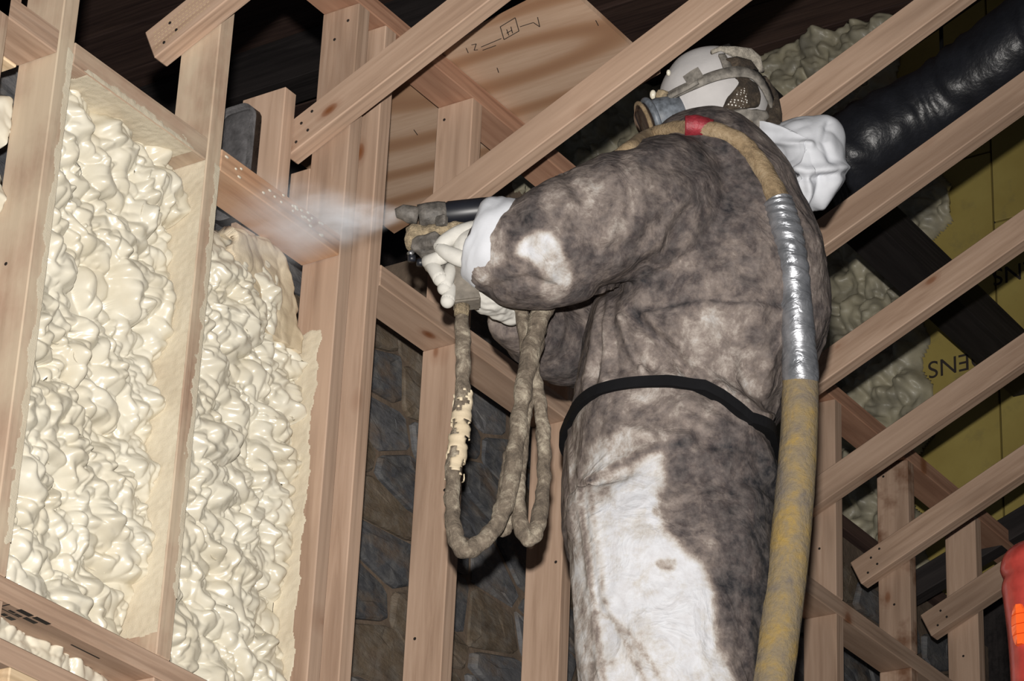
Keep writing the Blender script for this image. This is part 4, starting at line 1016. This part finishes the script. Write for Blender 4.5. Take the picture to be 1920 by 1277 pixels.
gpart('gun_body', rough(remesh([box_mesh(.055, .055, .026, .006, tuple(B(808, 462, GO))), tube_mesh([B(785, 470, GO), B(800, 466, GO), B(850, 460, GO), B(885, 455, GO)], [.014, .016, .017, .016], 18)], .003, 3), .0018, 70, 8), 'gun_metal')
for i, (x, y) in enumerate([(772, 486), (788, 494)]):
    gpart('valve_knob', tube_mesh([B(x, y-6, GO), B(x, y+4, GO)], [.007, .0065], 14), 'black_rubber')
gpart('valve_tip', rough(tube_mesh([B(768, 478, GO-.004), B(773, 471, GO-.004)], [.006, .005], 12), .001, 90, 3), 'steel')
# flared grip block: a tapering slab, wider at the foot
q = [(853, 484), (880, 490), (902, 570), (850, 576)]
vs = []
for dep in (-.016, .016):
    for x, y in q: vs.append(B(x, y, GO-.008)+FH*dep*(1.0 if y < 500 else 1.25))
me = mesh(vs, [(0, 1, 2, 3), (7, 6, 5, 4), (0, 4, 5, 1), (1, 5, 6, 2), (2, 6, 7, 3), (3, 7, 4, 0)])
bm = bmesh.new(); bm.from_mesh(me); bmesh.ops.recalc_face_normals(bm, faces=bm.faces[:]); bmesh.ops.bevel(bm, geom=bm.edges[:], offset=.003, segments=2, affect='EDGES'); gpart('grip', frommesh(bm), 'gun_grip', False)
gpart('trigger', tube_mesh([B(832, 478, GO), B(828, 500, GO), B(832, 520, GO)], [.006, .006, .005], 10), 'gun_metal')
gpart('hose_fitting', tube_mesh([B(866, 574, GO-.008), B(865, 592, GO-.008)], [.0135, .012], 16), 'gun_crust')

# ------------------------------------------------------------------ hoses
def crust(u, a, p): return 1+.20*noise.noise(p*36)+.16*noise.noise(p*95+Vector((math.cos(a), math.sin(a), 0)))+.07*math.sin(u*140+a)
def hose(name, pts, mat, label, n=150, seg=16, f=crust):
    s = spline(pts, n); o = link(name, tube_mesh([B(a, b, c) for a, b, c, _ in s], [q_[3] for q_ in s], seg, True, f), mat, smooth=True); tag(o, label, 'hose'); return o
h1 = hose('spray_hose', [(865, 585, -.205, .011), (868, 650, -.205, .0125), (868, 720, -.205, .0125), (862, 800, -.205, .013), (851, 880, -.205, .0135), (848, 950, -.205, .013), (854, 1005, -.205, .013), (870, 1030, -.205, .014), (895, 1022, -.202, .0145), (930, 985, -.198, .0145), (955, 915, -.193, .0145), (968, 830, -.188, .0145),
          (980, 740, -.18, .0145), (997, 650, -.172, .0155), (1017, 580, -.165, .0165), (1034, 535, -.155, .0165), (1060, 490, -.15, .016)], 'hose_crust', 'crusted spray hose hanging in a long loop from the gun grip', 170)
h2 = hose('spray_hose', [(975, 560, -.13, .012), (983, 620, -.14, .012), (998, 690, -.145, .0115), (1013, 760, -.15, .0115), (1020, 840, -.155, .012), (1018, 920, -.16, .0125), (1008, 985, -.165, .0135), (992, 1012, -.17, .0135), (977, 985, -.17, .012), (972, 920, -.165, .0125), (978, 830, -.16, .0115), (990, 740, -.15, .0115), (1005, 650, -.14, .0115), (1025, 560, -.12, .0115)],
          'hose_crust', 'second crusted hose loop hanging nearer the worker', 150)
h3 = hose('spray_hose', [(1003, 640, -.09, .009), (992, 740, -.095, .009), (975, 850, -.10, .0095), (960, 940, -.105, .0105), (948, 990, -.11, .011), (938, 985, -.11, .010), (942, 930, -.11, .009), (955, 850, -.105, .009)], 'hose_crust', 'thin crusted hose strand hanging behind the two larger loops', 90)
for h_ in (h1, h2, h3): h_['group'] = 'hanging spray hoses'
# broken sleeve of dried foam on the first hose
ss = spline([(869, 735), (866, 775), (861, 820), (854, 870), (851, 900)], 50)
sl = tube_mesh([B(a, b, -.207) for a, b in ss], [.0165]*50, 22, False, lambda u, a, p: 1+.10*noise.noise(p*45)+.12*noise.noise(p*110))
bm = bmesh.new(); bm.from_mesh(sl); kill = []
for f_ in bm.faces:
    c_ = f_.calc_center_median(); x_, y_ = proj(np.array([c_])); u_ = (y_[0]-735)/165
    if noise.noise(c_*48) + .5*noise.noise(c_*110) > .14-.75*max(0, u_-.75)*3-.9*max(0, .15-u_)*3 : kill.append(f_)
bmesh.ops.delete(bm, geom=kill, context='FACES'); bm.to_mesh(sl); bm.free()
o = link('foam_sleeve', sl, 'foam_matte', smooth=True); worldchild(o, h1); o['label'] = 'ragged cream sleeve of dried foam'
sd = o.modifiers.new('t', 'SOLIDIFY'); sd.thickness = .002

# breathing hose over the shoulder, silver wrap, yellow hose
def onbody(px, py, r, dflt):
    h_ = hit(px, py, r*.45); return h_ if h_ is not None else B(px, py, dflt)
HP = [(1150, 300, .010), (1180, 277, .012), (1215, 256, .013), (1250, 245, .0135), (1290, 240, .014), (1330, 243, .0145), (1370, 256, .0155), (1402, 280, .0165), (1430, 318, .018), (1450, 355, .0195), (1462, 385, .0215)]
FO = [(1458, 376, .0245), (1466, 400, .0255), (1476, 440, .0265), (1485, 490, .027), (1491, 550, .027), (1496, 610, .028), (1499, 660, .0295), (1501, 700, .031), (1501, 712, .030)]
YE = [(1501, 695, .0300), (1500, 760, .0305), (1496, 850, .0315), (1488, 950, .0325), (1477, 1060, .033), (1464, 1160, .0335), (1448, 1277, .034), (1425, 1420, .034), (1390, 1600, .034), (1370, 1760, .034)]
off_h = {}
def hpath(L, n, offs):
    s = spline([(*p, o_) for p, o_ in zip(L, offs)], n); return [B(a, b, o_) for a, b, _, o_ in s], [r for _, _, r, _ in s]
def offof(p, r):
    h_ = hit(*p)
    if h_ is None: return -.13
    return h_.dot(FH)-BODY
offs1 = [(offof((a, b), r)-r*.2) for a, b, r in HP]
offs1[0] = max(offs1[0], -.22)
P_, R_ = hpath(HP, 60, offs1)
bh = empty('breathing_hose', B(1300, 240, -.15)); tag(bh, 'breathing hose over the shoulder, wrapped in silver tape and turning yellow below', 'hose')
def hpart(name, me, mat): o = link(name, me, mat, smooth=True); worldchild(o, bh); return o
hpart('neck_hose', tube_mesh(P_, R_, 18, True, lambda u, a, p: 1+.10*noise.noise(p*50)+.07*noise.noise(p*120)), 'hose_tan')['label'] = 'tan crusted hose'
offs2 = [offof((a, b), r) for a, b, r in FO]; offs2 = [min(o_, -.11)-.012 for o_ in offs2]
offs2 = list(np.convolve(np.pad(offs2, 2, mode='edge'), np.ones(5)/5, 'valid'))
P_, R_ = hpath(FO, 90, offs2)
hpart('silver_wrap', tube_mesh(P_, R_, 28, True, lambda u, a, p: 1+(.05 if u < .45 else .015)*math.sin(u*120+3*a)*(1 if u < .45 else .5)+.05*noise.noise(p*35)), 'foil')['label'] = 'crinkled silver tape wrap'
oy = [offs2[-1]]*2+[offs2[-1]-.004]*8
P_, R_ = hpath(YE, 90, oy)
hpart('yellow_hose', tube_mesh(P_, R_, 28, True, lambda u, a, p: 1+.02*noise.noise(p*30)), 'hose_yellow')['label'] = 'worn yellow hose'
rp = [HP[3], (1285, 238, .017), (1308, 238, .017), (1331, 243, .016)]
P_, R_ = hpath([(1284, 236, .0180), (1308, 237, .0195), (1334, 243, .0185)], 14, [offs1[4]-.006]*3)
hpart('red_tape', tube_mesh(P_, R_, 18, True, lambda u, a, p: 1+.10*noise.noise(p*80)), 'red_tape')['label'] = 'red tape band'

# ------------------------------------------------------------------ spray mist
nz0 = B(748, 402, GO+.005); tgt = onY(425, 425, 3.10); L = (tgt-nz0).length
ex_ = (tgt-nz0).normalized(); ey_ = (Vector((0, 0, 1))-ex_*ex_.z).normalized(); ez_ = ex_.cross(ey_)
me = tube_mesh([(x, 0, 0) for x in np.linspace(0, 1, 12)], [.035+.27*x for x in np.linspace(0, 1, 12)], 20)
mi = link('spray_mist', me, 'mist')
for i in range(3): pass
Mm = Matrix.Identity(4)
for i in range(3): Mm[i][0], Mm[i][1], Mm[i][2], Mm[i][3] = ex_[i]*L, ey_[i]*L, ez_[i]*L, nz0[i]
mi.matrix_basis = Mm; tag(mi, 'pale bluish spray mist fanning out from the gun nozzle', 'mist', kind='stuff')

# ------------------------------------------------------------------ platform and the red object on it
plat = empty('work_platform', (4.0, 2.0, 1.06)); tag(plat, 'plank work platform carrying the worker, just below the picture', 'platform')
for i in range(6):
    o = link('plank', box_mesh(1.9, .225, .038, .003, (4.05, 1.32+i*.235, 1.041)), 'scaffold_plank'); worldchild(o, plat)
for x in (3.15, 4.95):
    for y in (1.25, 2.58):
        o = link('leg', tube_mesh([(x, y, FLOOR), (x, y, 1.022)], .024, 12), 'steel', smooth=True); worldchild(o, plat)
    o = link('cross_bar', tube_mesh([(x, 1.25, .998), (x, 2.58, .998)], .022, 12), 'steel', smooth=True); worldchild(o, plat)
rc = at(1954, 1140, 4.2); rb = Vector((rc.x, rc.y, 1.06))
red = empty('red_can', rb); tag(red, 'glossy red plastic vessel with a bright orange reflector at the lower right edge', 'vessel')
prof = [(0, .0), (.048, 0), (.050, .02), (.046, .1), (.047, .35), (.049, rc.z-1.06-.06), (.054, rc.z-1.06+.01), (.056, rc.z-1.06+.03), (.053, rc.z-1.06+.045), (.057, rc.z-1.06+.06), (.050, rc.z-1.06+.08), (.030, rc.z-1.06+.095), (0, rc.z-1.06+.10)]
prof = [(max(0, a), b) for a, b in spline(prof, 60)]; vs, fs = [], []
for r, z in prof:
    for k in range(32): vs.append((r*math.cos(k*math.pi/16), r*math.sin(k*math.pi/16), z))
for i in range(len(prof)-1):
    for k in range(32): fs.append((i*32+k, i*32+(k+1) % 32, (i+1)*32+(k+1) % 32, (i+1)*32+k))
me = mesh(vs, fs); bm = bmesh.new(); bm.from_mesh(me); bmesh.ops.remove_doubles(bm, verts=bm.verts[:], dist=1e-6); bm.to_mesh(me); bm.free()
o = link('shell', me, 'red_plastic', red, smooth=True)
rfc = at(1890, 1180, 4.17); dirv = (Vector((rfc.x, rfc.y, 0))-Vector((rb.x, rb.y, 0))).normalized(); dirv = (dirv+Vector((-FH.x, -FH.y, 0))*.55).normalized()
tn = Vector((-dirv.y, dirv.x, 0))
for i in range(4):                               # an oval lens cut by three thin bars
    vs, z0, z1 = [], -.030+i*.015, -.0162+i*.015
    for dpt in (.046, .0565):
        for k in range(9):
            zz_ = z0+(z1-z0)*(k/8 if k < 9 else 0); vs.append(Vector((0, 0, 0)))
    vs = []
    for zz_ in (z0, (z0+z1)/2, z1):
        w_ = .019*math.sqrt(max(.02, 1-(zz_/.034)**2))
        for sx_, dp in ((-1, .040), (-.6, .0545), (0, .0575), (.6, .0545), (1, .040)): vs.append(dirv*dp+tn*(w_*sx_)+Vector((0, 0, rfc.z-1.06+zz_)))
    fs = [(r_*5+k, r_*5+k+1, (r_+1)*5+k+1, (r_+1)*5+k) for r_ in range(2) for k in range(4)]+[(0, 1, 2, 3, 4), (14, 13, 12, 11, 10), (0, 5, 10, 14, 9, 4)]
    me = mesh(vs, fs); bm = bmesh.new(); bm.from_mesh(me); bmesh.ops.recalc_face_normals(bm, faces=bm.faces[:]); bm.to_mesh(me); bm.free()
    o = link('reflector', me, 'reflector', red); o['label'] = 'bright orange reflector segment'
